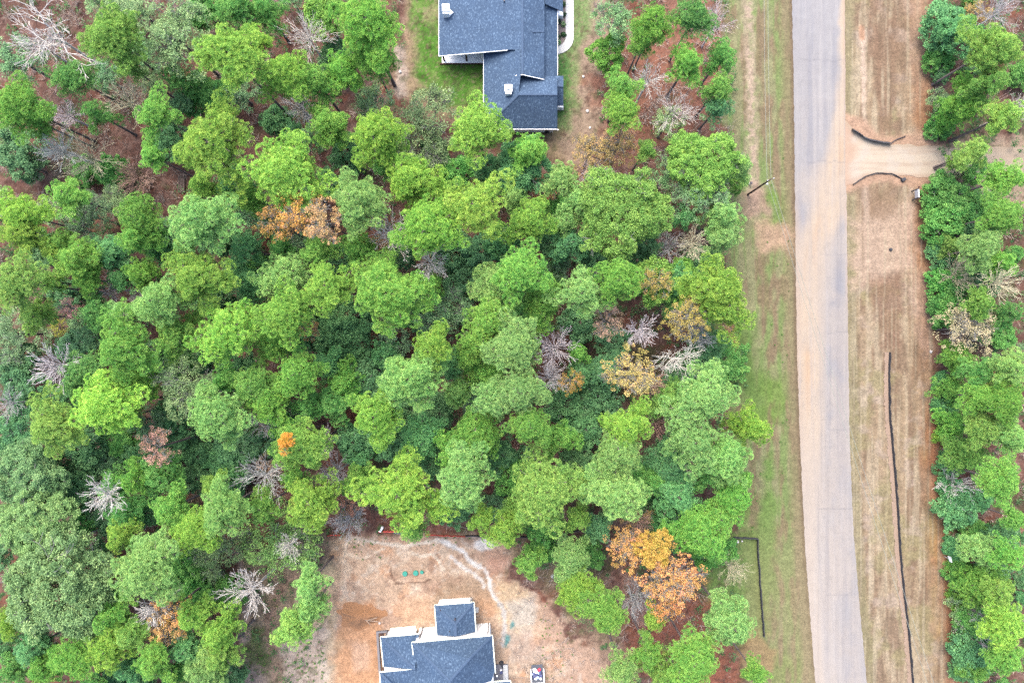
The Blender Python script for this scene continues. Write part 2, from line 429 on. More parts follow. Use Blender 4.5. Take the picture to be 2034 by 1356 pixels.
    put((228, 208, 178), em*ss(0.58, 0.74, vnoise(X, Y, 4, 160, seed=26, octaves=2))*0.5); put((150, 128, 104), em*ss(0.62, 0.76, vnoise(X, Y, 5, 110, seed=27, octaves=3))*0.4)
    put((192, 176, 136), vm*ss(950, 1200, Y)*0.45)
    # soil bank round the dirt drive mouth
    area([(1676, 225), (1720, 235), (1745, 270), (1850, 262), (1885, 300), (1890, 350), (1830, 372), (1740, 362), (1700, 372), (1680, 380)], (226, 184, 156), 7, 0.35)
    area([(1870, 285), (1960, 270), (2060, 270), (2060, 420), (1950, 400), (1900, 360)], (222, 196, 168), 16, 0.8, 0.9)
    area([(1990, 305), (2020, 300), (2015, 335), (1990, 335)], (232, 170, 130), 8, 0.6, 0.8)
    area([(1950, 1020), (2060, 1030), (2060, 1120), (2010, 1100), (1960, 1060)], (178, 130, 108), 12, 1, 0.8)
    # building plot, lower middle
    site = [(655, 1068), (800, 1062), (1010, 1066), (1016, 1120), (1010, 1160), (1080, 1190), (1130, 1260), (1190, 1290), (1215, 1340), (1210, 1500), (640, 1500), (640, 1300), (665, 1200), (640, 1130)]
    sm = ss(-10, 10, sdist(X, Y, site)+j*(0.5+0.9*ss(960, 1080, X)))
    put((230, 196, 168), sm); put((216, 178, 154), sm*ss(0.45, 0.65, n1)*0.8); put((244, 216, 190), sm*ss(0.5, 0.68, n4)*0.85); put((232, 178, 140), sm*ss(0.55, 0.7, vnoise(X, Y, 34, seed=71, octaves=4))*0.7); put((188, 154, 134), sm*ss(0.52, 0.7, n2)*0.6); put((246, 228, 210), sm*ss(0.6, 0.75, vnoise(X, Y, 9, seed=72, octaves=3))*0.5)
    sb = lambda poly, col, k=1.0, soft=10, jit=0.7: put(col, k*sm*ss(-soft, soft, sdist(X, Y, poly)+j*jit))
    sb([(690, 1205), (740, 1195), (760, 1240), (755, 1400), (660, 1400), (665, 1260)], (232, 176, 134), 0.9)
    sb([(700, 1280), (730, 1270), (735, 1330), (705, 1330)], (238, 198, 170), 0.7)
    sb([(770, 1200), (850, 1185), (862, 1230), (800, 1240)], (240, 196, 162), 0.85)
    sb([(940, 1180), (975, 1170), (985, 1215), (950, 1215)], (238, 190, 152), 0.8)
    sb([(985, 1150), (1040, 1160), (1060, 1230), (1030, 1260), (990, 1230)], (238, 206, 168), 0.8)
    sb([(880, 1150), (980, 1145), (975, 1185), (860, 1195)], (186, 158, 132), 0.6)
    sb([(960, 1090), (1012, 1105), (1012, 1150), (975, 1140)], (222, 172, 148), 0.75)
    sb([(930, 1064), (985, 1070), (990, 1085), (960, 1098), (940, 1088)], (262, 254, 248), 0.95, 6)
    sb([(1010, 1200), (1060, 1190), (1060, 1240), (1020, 1245)], (226, 218, 208), 0.7)
    sb([(1000, 1260), (1050, 1255), (1090, 1300), (1060, 1330), (1020, 1310)], (206, 188, 178), 0.5)
    # grassy, twiggy margin between the plot and the thicket to its right
    area([(1015, 1085), (1150, 1075), (1215, 1180), (1230, 1300), (1200, 1310), (1120, 1200)], (176, 164, 122), 24, 1.4, 0.8)
    area([(1150, 1230), (1240, 1290), (1230, 1400), (1170, 1400)], (214, 178, 152), 24, 1.3, 0.8)
    # washed sand rills
    for pts, w, c in (([(868, 1072), (888, 1078), (905, 1088), (922, 1096), (930, 1110), (942, 1120), (962, 1130), (972, 1150), (974, 1170), (980, 1185), (992, 1198)], 4.0, (248, 242, 236)),
                      ([(868, 1073), (840, 1078), (800, 1085), (770, 1080), (740, 1076), (700, 1066)], 3.0, (238, 222, 204)),
                      ([(790, 1080), (815, 1095), (835, 1105), (858, 1100), (870, 1112), (880, 1130)], 3.0, (240, 220, 198)),
                      ([(895, 1105), (918, 1125), (940, 1138), (955, 1150), (962, 1165)], 3.0, (238, 228, 220)),
                      ([(690, 1075), (685, 1100), (720, 1110), (760, 1090)], 2.0, (236, 212, 188)),
                      ([(992, 1198), (1002, 1215), (1003, 1250), (998, 1280)], 5.0, (206, 200, 196))):
        c = tuple(v*1.1 for v in c); put(c, sm*ss(w+2, w*0.3, ldist(X, Y, pts)+(n3-0.5)*6+(n2-0.5)*5)*0.9)
    # septic trench outline
    tr = [(778, 1125), (775, 1138), (785, 1158), (800, 1158), (845, 1155), (855, 1150)]
    put((140, 108, 92), sm*ss(2.5, 0.8, ldist(X, Y, tr)+(n3-0.5)*3)*0.9); put((232, 196, 168), sm*ss(8, 3, ldist(X, Y, [(790, 1130), (795, 1150), (840, 1150)])+(n3-0.5)*4)*0.6)
    # blue-green spilt paint
    for cx, cy, r in ((1017, 1241, 4.5), (1008, 1268, 5.5), (1005, 1280, 3)):
        put((96, 170, 172), ss(r+3, r-2, np.hypot(X-cx, (Y-cy)*0.7)+(n3-0.5)*5)*0.85)
    # dead twigs / weeds patch right of the plot
    sb([(1060, 1150), (1130, 1200), (1200, 1300), (1150, 1340), (1080, 1260)], (222, 184, 160), 0.6)
    # rutted track and weedy sand lower left of the plot
    area([(470, 1090), (560, 1100), (620, 1062), (665, 1062), (665, 1500), (450, 1500), (480, 1290)], (212, 190, 158), 16, 1.0, 0.88)
    area([(560, 1260), (650, 1240), (655, 1420), (570, 1420)], (236, 216, 198), 12, 0.8, 0.9)
    area([(495, 1255), (530, 1250), (535, 1330), (490, 1320)], (112, 140, 74), 10, 1.0, 0.8)
    area([(455, 1310), (530, 1330), (540, 1420), (450, 1420)], (232, 202, 180), 12, 1.0, 0.85)
    area([(462, 1085), (475, 1090), (485, 1130), (500, 1200), (495, 1270), (480, 1275), (485, 1180)], (232, 204, 184), 5, 0.3, 0.9)
    put((206, 172, 148), ss(14, 7, ldist(X, Y, [(640, 1095), (610, 1130), (560, 1165), (538, 1200), (535, 1260), (545, 1310), (560, 1420)])+(n2-0.5)*10)*0.8)
    # needle litter is rougher than mown or graded ground: pale needles, dark leaf patches
    fl = (1-sm)*(1-vm)*(1-em)
    n7 = vnoise(X, Y, 3.2, seed=81, octaves=2); n8 = vnoise(X, Y, 7, seed=82, octaves=3)
    put((206, 170, 152), fl*ss(0.62, 0.8, n7)*0.55); put((104, 74, 66), fl*ss(0.58, 0.75, n8)*0.55); put((118, 124, 84), fl*ss(0.62, 0.75, vnoise(X, Y, 16, seed=83, octaves=4))*0.5)
    # fine mottling of everything
    C *= (0.84+0.32*n3)[..., None]*(1+sm[..., None]*np.array([0.22, 0.24, 0.22]))*(1+em[..., None]*np.array([0.03, 0.07, 0.06]))
    return C

xs = np.concatenate([[-3000, -900, -300, -150, -100, -84], np.arange(-78, 78.01, 0.2), [84, 100, 150, 300, 900, 3000]])
ys = np.concatenate([[-3000, -900, -300, -130, -80, -62], np.arange(-55, 55.01, 0.2), [62, 80, 130, 300, 900, 3000]])
GX, GY = np.meshgrid(xs, ys)
PXg, PYg = GX/PXM+1017, 678-GY/PXM
gc = ground_colours(PXg, PYg)
relief = (vnoise(PXg, PYg, 20, seed=31, octaves=3)-0.5)*0.10
rl = road_edge(ROADL, PYg); rr = road_edge(ROADR, PYg)
flat = np.clip(np.maximum(rl-PXg, PXg-rr)/25, 0, 1)
dm = sdist(PXg, PYg, [(1676, 235), (2060, 235), (2060, 380), (1676, 380)])
flat = np.minimum(flat, np.clip(-dm/15, 0, 1))
inside = (np.abs(GX) < 77) & (np.abs(GY) < 54)
GZ = np.where(inside, (relief-0.06)*flat, -0.06*flat)
g = Geo(); g.grid(np.stack([GX, GY, GZ], -1))
ground = link("ground", g.mesh("ground", [M_GROUND], smooth=True, colors=gc.reshape(-1, 3)))
tag(ground, kind="structure")

# ---------------------------------------------------------------- road with drifted sand
yy = np.concatenate([np.linspace(-1400, -60, 12), np.arange(-40, 1400, 3), np.linspace(1420, 2700, 12)]); tt = np.linspace(0, 1, 64)
YY, TT = np.meshgrid(yy, tt, indexing='ij')
XX = road_edge(ROADL, YY)*(1-TT)+road_edge(ROADR, YY)*TT
jit = (vnoise(YY, YY, 11, seed=41, octaves=2)-0.5)*2.4
XX = XX+np.where((TT == 0) | (TT == 1), jit, 0)
rc = np.zeros(XX.shape+(3,)); rc[:] = A(208, 204, 204)
def rput(col, m):
    global rc
    rc = rc*(1-m[..., None])+np.array(A(*col))*m[..., None]
ra = vnoise(XX, YY, 12, 160, seed=42, octaves=4); rb = vnoise(XX, YY, 40, 60, seed=43, octaves=4)
rput((190, 189, 196), ss(0.5, 0.7, ra)*0.6); rput((220, 217, 216), ss(0.5, 0.75, rb)*0.5)
rput((184, 184, 194), ss(0.13, 0, np.abs(TT-0.83))*ss(480, 560, YY)*ss(1050, 900, YY)*0.6)
jj = (rb-0.5)*0.35+(ra-0.5)*0.15
ctr = np.interp(YY, [-200, 180, 300, 400, 500, 600, 900, 1000, 1100, 1400], [1.0, 1.0, 0.92, 0.66, 0.34, 0.24, 0.16, 0.1, 0.06, 0.04])
wid = np.interp(YY, [-200, 0, 180, 260, 330, 420, 500, 900, 1000, 1150, 1400], [0.05, 0.07, 0.13, 0.22, 0.34, 0.32, 0.28, 0.26, 0.2, 0.12, 0.1])
rput((250, 226, 198), ss(1.6, 0.4, np.abs(TT-ctr+jj*0.5)/wid)*0.94)
rput((248, 208, 168), ss(1.0, 0.2, np.abs(TT-ctr+jj*0.4)/(wid*0.6))*ss(0.45, 0.65, ra)*0.6)
rput((238, 212, 192), ss(0.06, 0.0, 1-TT+jj*0.12)*0.8*ss(900, 400, YY)); rput((240, 214, 188), ss(0.16, 0.0, TT+jj*0.1)*0.75*ss(350, 480, YY))
rput((236, 224, 212), ss(700, 1050, YY)*ss(0.95, 0.3, TT)*0.75)
rput((232, 216, 200), ss(0.3, 0.7, rb)*0.5*ss(100, 400, YY))
rput((170, 168, 172), ss(0.62, 0.8, vnoise(XX, YY, 5, 22, seed=44, octaves=3))*0.12)
rput((176, 174, 180), ss(3, 0, np.abs(YY-853))*ss(0.55, 0.6, TT)*0.35)
sk = vnoise(XX, YY, 3.5, 260, seed=45, octaves=2); tr_ = vnoise(XX, YY, 6, 6, seed=46, octaves=2)
rput((168, 165, 170), ss(0.6, 0.8, sk)*0.22); rput((240, 232, 226), ss(0.66, 0.85, 1-sk)*0.3); rput((176, 172, 172), ss(0.72, 0.85, tr_)*0.2)
for cx in (0.27, 0.44, 0.6, 0.77): rput((192, 188, 192), ss(0.035, 0.0, np.abs(TT-cx+(rb-0.5)*0.02))*0.16)
for yj, t0, t1 in ((120, .1, 1), (322, .2, 1), (505, .5, 1), (660, .5, 1), (1010, .2, 1), (1180, .3, 1)):
    rput((160, 158, 164), ss(2.2, 0.4, np.abs(YY-yj-(ra-.5)*6))*ss(t0, t0+.1, TT)*0.3)
rc *= (0.96+0.08*np.random.default_rng(5).random(rc.shape[:2]))[..., None]
kk = PXM
g = Geo(); g.grid(np.stack([(XX-1017)*kk, (678-YY)*kk, np.full(XX.shape, 0.02)], -1)[:, ::-1])
rc = rc[:, ::-1]
road = link("road", g.mesh("road", [M_ROAD], colors=rc.reshape(-1, 3))); tag(road, kind="structure")

# graded dirt drive on the right
dx = np.linspace(1679, 2075, 100); dt = np.linspace(0, 1, 26)
DX, DT = np.meshgrid(dx, dt, indexing='ij')
top = np.interp(DX, [1679, 1690, 1705, 1730, 1760, 1870, 1900, 2075], [240, 252, 262, 278, 286, 290, 296, 290])
bot = np.interp(DX, [1679, 1690, 1720, 1760, 1800, 1876, 1910, 2075], [372, 366, 350, 345, 350, 356, 350, 372])
dn = vnoise(DX, DT*90, 18, seed=51, octaves=3)
DY = top*(1-DT)+bot*DT+np.where(DT == 0, (dn-0.5)*9, 0)+np.where(DT == 1, (dn-0.5)*9, 0)
dc = np.zeros(DX.shape+(3,)); dc[:] = A(254, 235, 210)
def dput(col, m):
    global dc
    dc = dc*(1-m[..., None])+np.array(A(*col))*m[..., None]
ds = vnoise(DX, DY, 120, 6, seed=52, octaves=3); dv = vnoise(DX, DY, 25, seed=53, octaves=3)
dput((232, 208, 184), ss(0.5, 0.7, ds)*0.7); dput((248, 236, 220), ss(0.5, 0.7, dv)*0.5)
dput((238, 198, 170), ss(1715, 1685, DX+(dv-0.5)*40)*0.7); dput((222, 196, 166), ss(0.12, 0.0, DT)*0.6); dput((232, 196, 170), ss(0.86, 1.0, DT)*0.6)
dput((224, 200, 172), ss(1880, 1990, DX)*0.7)
g = Geo(); g.grid(np.stack([(DX-1017)*kk, (678-DY)*kk, 0.026+0.04*np.clip(vnoise(DX, DY, 90, 8, seed=54)-0.4, 0, 1)*np.clip((DX-1684)/20, 0, 1)], -1))
g.f = [f[:, ::-1] for f in g.f]
drive = link("dirt_driveway", g.mesh("dirt_driveway", [M_DRIVE], colors=dc.reshape(-1, 3))); tag(drive, kind="structure")
# ---------------------------------------------------------------- tree meshes (one of each kind, then copied)
def unit(v): return v/(np.linalg.norm(v, axis=-1, keepdims=True)+1e-9)
def frame(d):
    ref = np.where(np.abs(d[:, 2:3]) < 0.9, np.array([[0, 0, 1.0]]), np.array([[1.0, 0, 0]]))
    a = unit(np.cross(d, ref)); return a, np.cross(d, a)

def tufts(g, pos, axis, tint, r, blades=14, L=0.28, w=0.026):
    """bottle-brush needle tufts: blades opening round an axis"""
    n = len(pos); a, b = frame(axis)
    an = (np.arange(blades)*2*np.pi/blades)[None]+r.uniform(0, 6.28, (n, 1))+r.normal(0, .15, (n, blades))
    th = np.radians(r.uniform(42, 80, (n, blades))); LL = L*r.uniform(.75, 1.2, (n, blades))
    d = axis[:, None]*np.cos(th)[..., None]+(a[:, None]*np.cos(an)[..., None]+b[:, None]*np.sin(an)[..., None])*np.sin(th)[..., None]
    d = d.reshape(-1, 3); LL = LL.reshape(-1, 1); p = np.repeat(pos, blades, 0)
    s = unit(np.cross(d, unit(r.normal(0, 1, d.shape))))*w
    mid = p+d*LL*.55; tip = p+d*LL
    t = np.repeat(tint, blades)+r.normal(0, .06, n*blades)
    g.quads(np.stack([p+d*.03, mid+s, tip, mid-s], 1), np.stack([t-.3, t, t+.3, t], 1))  # sheath-dark base and light tip, so lit rings are painted into each tuft

def pine_crown(seed, R, D, mode):
    r = np.random.default_rng(seed); g = Geo(); segs = []
    cc = []
    whorls = 6 if R > 3 else 4
    lobes = 1+0.22*np.sin(r.uniform(0, 6.28)+2*np.linspace(0, 2*np.pi, 37))+0.14*np.sin(r.uniform(0, 6.28)+3*np.linspace(0, 2*np.pi, 37))
    for k in range(whorls):
        f = (k+.6)/whorls
        z = D*(1-f**1.15)*0.92
        Lk = R*min(1.0, 0.22+0.86*f**0.8)
        if mode == 'tall': Lk = R*(0.3+0.7*math.sin(math.pi*min(1, f*.75)))
        nl = int(r.integers(4, 7)) if k else 3
        a0 = r.uniform(0, 6.28)
        for i in range(nl):
            if mode == 'open' and r.random() < .12: continue
            az = a0+2*math.pi*i/nl+r.normal(0, .25)
            L = Lk*r.uniform(.72, 1.05)*np.interp(az % 6.283, np.linspace(0, 2*np.pi, 37), lobes)
            rise = r.uniform(-.05, .28)
            dirv = np.array([math.cos(az), math.sin(az), 0]); side = np.array([-dirv[1], dirv[0], 0])
            pts = [np.array([0, 0, z-.4])]
            for t in (.35, .7, 1.0):
                pts.append(dirv*L*t+np.array([0, 0, z-.4+rise*L*t*t])+side*r.normal(0, .12*L*t)+np.array([0, 0, r.normal(0, .1)]))
            rad = [.09, .065, .045, .02]
            for q in range(3): segs.append([*pts[q], *pts[q+1], rad[q]*R/4, rad[q+1]*R/4])
            ns = max(2, int(round(L/0.72)))
            for q in range(ns):
                t = (q+1)/ns
                base = pts[0]*(1-t)+pts[3]*t
                for sgn in ((0,) if q == ns-1 else (-1, 1)):
                    c = base+side*sgn*r.uniform(.35, .95)*(.5+.5*t)*R/4.4*1.1+np.array([0, 0, r.normal(.05, .18)])+dirv*r.normal(0, .2)
                    if mode == 'open' and r.random() < .15: continue
                    cc.append((c, r.uniform(.42, .68)*(R/4.4)**.35)); segs.append([*base, *c, .03, .015])
    cc.append((np.array([0, 0, D*.95]), .7))
    pos, ax, ti = [], [], []
    for c, cr in cc:
        m = int(34*(cr/.65)**2); u = unit(r.normal(0, 1, (m*2, 3))); u = u[u[:, 2] > -.25][:m]
        pos.append(c+u*np.array([cr, cr, cr*.62])); ax.append(unit(u+np.array([0, 0, .75])+r.normal(0, .2, u.shape)))
        ti.append(np.clip(r.normal(.5, .08)+r.normal(0, .2, len(u)), 0, 1))
        if r.random() < .9:        # loose tufts on twigs reaching past the clump
            q = unit(r.normal(0, 1, (5, 3)))*np.array([1, 1, .5]); pos.append(c+q*cr*r.uniform(1.05, 1.5, (5, 1))); ax.append(unit(q+np.array([0, 0, .6]))); ti.append(np.clip(r.normal(.5, .15, 5), 0, 1))
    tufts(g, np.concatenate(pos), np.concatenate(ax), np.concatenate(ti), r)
    g.tubes(segs, 4, .5, 1)
    return g.mesh("pine_crown", [M_LEAF, M_BARK])

def branch_tree(seed, R, H, levels=4, first=7, spread=.8, droop=0.0, wig=.18, thick=.075):
    """forking limbs from a trunk top; returns segments and twig ends. Local z=0 is where limbs begin"""
    r = np.random.default_rng(seed); segs = []; ends = []
    def grow(p, d, L, rad, lv):
        n = 3 if lv > 1 else 2
        q = p.copy()
        for i in range(n):
            d = unit(d+r.normal(0, wig, 3)+np.array([0, 0, .05-droop]))
            q2 = q+d*L/n; r1 = rad*(1-.28*(i+1)/n)
            segs.append([*q, *q2, rad*(1-.28*i/n), r1])
            if lv > 0 and i < n-1 and r.random() < .75:
                a, b = frame(d[None]); t = r.uniform(0, 6.28)
                nd = unit(d*.75+(a[0]*math.cos(t)+b[0]*math.sin(t))*.75+np.array([0, 0, .12]))
                grow(q2, nd, L*r.uniform(.5, .7), r1*.6, lv-1)
            q = q2
        if lv > 0:
            for _ in range(int(r.integers(2, 4))):
                a, b = frame(d[None]); t = r.uniform(0, 6.28)
                nd = unit(d+(a[0]*math.cos(t)+b[0]*math.sin(t))*r.uniform(.35, .75))
                grow(q, nd, L*r.uniform(.55, .8), max(.008, r1*.64), lv-1)
        else: ends.append((q, d))
    for i in range(first):
        az = 2*math.pi*i/first+r.normal(0, .3); el = r.uniform(.25, 1.25)
        d = np.array([math.cos(az)*math.cos(el)*spread, math.sin(az)*math.cos(el)*spread, math.sin(el)])
        grow(np.array([0, 0, r.uniform(0, H*.35)]), unit(d), R*r.uniform(.36, .5), thick*R/4, levels-1)
    segs.append([0, 0, -.3, 0, 0, H*.4, .11*R/4, .08*R/4])
    segs = np.array(segs)
    rad = np.quantile(np.hypot(segs[:, 3], segs[:, 4]), .97); k = R/rad
    segs[:, :6] *= np.array([k, k, 1, k, k, 1]); E = np.array([e[0] for e in ends])*np.array([k, k, 1]); DD = np.array([e[1] for e in ends])
    return segs, E, DD

def bare_crown(seed, R, H, levels, first, minr=.02, wig=.18, thick=.05):
    s, e, d = branch_tree(seed, R, H, levels, first, wig=wig, thick=thick)
    s[:, 6:] = np.maximum(s[:, 6:], minr)
    g = Geo(); g.tubes(s, 4); return g.mesh("bare_crown", [M_BAREBARK])

def fan_crown(seed, R, H, n, wig=.1, side=7, thick=.045):
    """bare crown: long tapering limbs fanning out and up, each with fine side twigs"""
    r = np.random.default_rng(seed); segs = []
    def limb(p, d, L, rad, lv):
        k = 5 if lv == 2 else 3; q = p.copy(); bend = r.normal(0, wig, 3)
        for i in range(k):
            d = unit(d+bend*.35+r.normal(0, wig*.6, 3)+np.array([0, 0, .06])); q2 = q+d*L/k
            ra, rb = rad*(1-i/k*.85), rad*(1-(i+1)/k*.85); segs.append([*q, *q2, max(ra, .013), max(rb, .011)])
            if lv > 0 and i > 0:
                for _ in range(2 if lv == 2 else 1):
                    a, b = frame(d[None]); t = r.uniform(0, 6.28); s = unit(d+(a[0]*math.cos(t)+b[0]*math.sin(t))*r.uniform(.4, .75))
                    limb(q2, s, L*r.uniform(.2, .38)*(1.1-i/k*.4), ra*.55, lv-1)
            q = q2
    for i in range(n):
        az = 2*math.pi*i/n*1.618+r.normal(0, .3); el = math.acos(.97*math.sqrt(r.uniform(.02, 1)))
        d = np.array([math.cos(az)*math.cos(el), math.sin(az)*math.cos(el), math.sin(el)])
        limb(np.array([0, 0, r.uniform(0, H*.3)]), d, R*r.uniform(.8, 1.1), thick*r.uniform(.7, 1.2), 2)
    segs.append([0, 0, -.3, 0, 0, H*.35, .1, .06]); segs = np.array(segs)
    rad = np.quantile(np.hypot(segs[:, 3], segs[:, 4]), .985); k = R/rad
    segs[:, :6] *= np.array([k, k, 1, k, k, 1]); zm = segs[:, 5].max(); segs[:, 2] *= H/zm; segs[:, 5] *= H/zm
    g = Geo(); g.tubes(segs, 4); return g.mesh("bare_crown", [M_BAREBARK])

def leaf_quads(g, pos, r, size, up=.6, tint=None):
    n = len(pos); nrm = unit(r.normal(0, 1, (n, 3))+np.array([0, 0, up])); a, b = frame(nrm)
    t = r.uniform(0, 6.28, (n, 1)); x = a*np.cos(t)+b*np.sin(t); y = np.cross(nrm, x)
    L = size*r.uniform(.7, 1.3, (n, 1)); w = L*.33
    g.quads(np.stack([pos-x*L*.5, pos+y*w, pos+x*L*.5, pos-y*w], 1), tint)

def broad_crown(seed, R, H, nclump, per, size, levels=3, first=8, twig=.02, fill=1.0):
    r = np.random.default_rng(seed); g = Geo()
    s, e, d = branch_tree(seed+500, R*.94, H, levels, first)
    k = np.minimum(1, H/max(.1, s[:, 5].max())); s[:, 2] *= k; s[:, 5] *= k; e[:, 2] *= k
    s[:, 6:] = np.maximum(s[:, 6:], twig)
    g.tubes(s, 4, .5, 1)
    idx = r.choice(len(e), nclump, replace=len(e) < nclump)
    c = e[idx]+r.normal(0, .18, (nclump, 3))
    # clumps thicken the dome between the twig ends
    dome = unit(r.normal(0, 1, (nclump, 3))); dome[:, 2] = np.abs(dome[:, 2])
    lob = 1+.16*np.sin(3*np.arctan2(dome[:, 1], dome[:, 0])+seed)+.1*np.sin(5*np.arctan2(dome[:, 1], dome[:, 0])+2*seed)
    c2 = dome*np.stack([R*.93*lob, R*.93*lob, np.full(nclump, H*.9)], 1)*r.uniform(.72, 1, (nclump, 1))**.6
    c = np.concatenate([c, c2[:int(nclump*fill)]])
    ct = np.clip(r.normal(.5, .17, len(c)), 0, 1)
    cr = r.uniform(.3, .62, len(c))*(R/4)**.4
    u = unit(r.normal(0, 1, (len(c), per, 3)))*r.uniform(.25, 1, (len(c), per, 1))**.5
    u[..., 2] *= .6
    pos = (c[:, None]+u*cr[:, None, None]).reshape(-1, 3)
    leaf_quads(g, pos, r, size, .7, np.clip(np.repeat(ct, per)+r.normal(0, .12, len(pos)), 0, 1))
    return g.mesh("leafy_crown", [M_BROAD, M_TWIG])

def trunk_mesh(name, r0, r1, lean=.02, mat=None):
    g = Geo(); zs = np.linspace(0, 1, 9); r = np.random.default_rng(int(r0*1000))
    cx = np.cumsum(r.normal(0, lean*.25, 9)); cx -= cx[0]; cy = np.cumsum(r.normal(0, lean*.25, 9)); cy -= cy[0]
    cx -= zs*cx[-1]; cy -= zs*cy[-1]
    an = np.arange(10)*2*np.pi/9
    rad = r0*(1-zs)+r1*zs; rad[0] *= 1.35
    pts = np.stack([cx[:, None]+rad[:, None]*np.cos(an), cy[:, None]+rad[:, None]*np.sin(an), np.repeat(zs[:, None], 10, 1)], -1)
    g.grid(pts); return g.mesh(name, [mat or M_BARK], smooth=True)

BIG, SMALL = 4.4, 2.7
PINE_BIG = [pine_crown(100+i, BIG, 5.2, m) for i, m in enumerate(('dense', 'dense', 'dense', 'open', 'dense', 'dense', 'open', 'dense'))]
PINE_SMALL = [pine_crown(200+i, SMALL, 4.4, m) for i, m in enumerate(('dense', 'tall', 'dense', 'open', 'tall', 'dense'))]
OAK_BIG = [broad_crown(300+i, 4.6, 3.8, 320, 76, .2) for i in range(3)]
OAK_HUGE = [broad_crown(310+i, 6.6, 4.6, 620, 84, .2, 4, 10, .03, 1.0) for i in range(2)]
OAK_SMALL = [broad_crown(320+i, 2.6, 2.6, 130, 70, .18, 3, 6) for i in range(3)]
THIN_BIG = [broad_crown(340+i, 4.4, 3.6, 230, 44, .16, 5, 6, .016, .5) for i in range(3)]
THIN_SMALL = [broad_crown(360+i, 2.5, 2.5, 100, 40, .15, 4, 7, .014, .45) for i in range(3)]
AUT_BIG = [broad_crown(380+i, 4.4, 3.6, 150, 36, .17, 5, 7, .02, .3) for i in range(2)]
AUT_SMALL = [broad_crown(390+i, 2.5, 2.5, 66, 34, .15, 4, 7, .016, .3) for i in range(2)]
BARE_BIG = [fan_crown(401+i, 3.6, 3.6+.3*i, 34+2*i, .1, thick=.034) for i in range(4)]
BARE_SMALL = [fan_crown(421+i, 2.2, 2.8+.15*i, 36+3*i, .08+.012*i, thick=.028) for i in range(5)]
SNAG = [bare_crown(441, 3.6, 3.4, 4, 6, .014, .2, .075), bare_crown(442, 3.6, 3.2, 4, 7, .014, .2, .07)]
TRUNK_PINE = trunk_mesh("pine_trunk", .25, .11); TRUNK_BROAD = trunk_mesh("broadleaf_trunk", .2, .12, .03)
TRUNK_BARE = trunk_mesh("bare_trunk", .17, .1, .03, M_BAREBARK)

# colours (own leaf colours)
def leafcol(r, g, b, k=1.0): return tuple(float(v) for v in lin((r, g, b))*0.53*k)
TINT = {'y': (148, 196, 88), 'g': (132, 188, 90), 'd': (118, 178, 96), 't': (116, 178, 114), 'l': (150, 198, 114), 'o': (142, 188, 94),
        's': (142, 184, 130), 'h': (148, 188, 120), 'k': (112, 160, 108), 'w': (160, 192, 132)}
TNAME = {'y': 'bright yellow-green', 'g': 'fresh green', 'd': 'deep green', 't': 'bluish green', 'l': 'pale green', 'o': 'olive green',
         's': 'grey-green', 'h': 'grey-green', 'k': 'dark green', 'w': 'pale grey-green'}

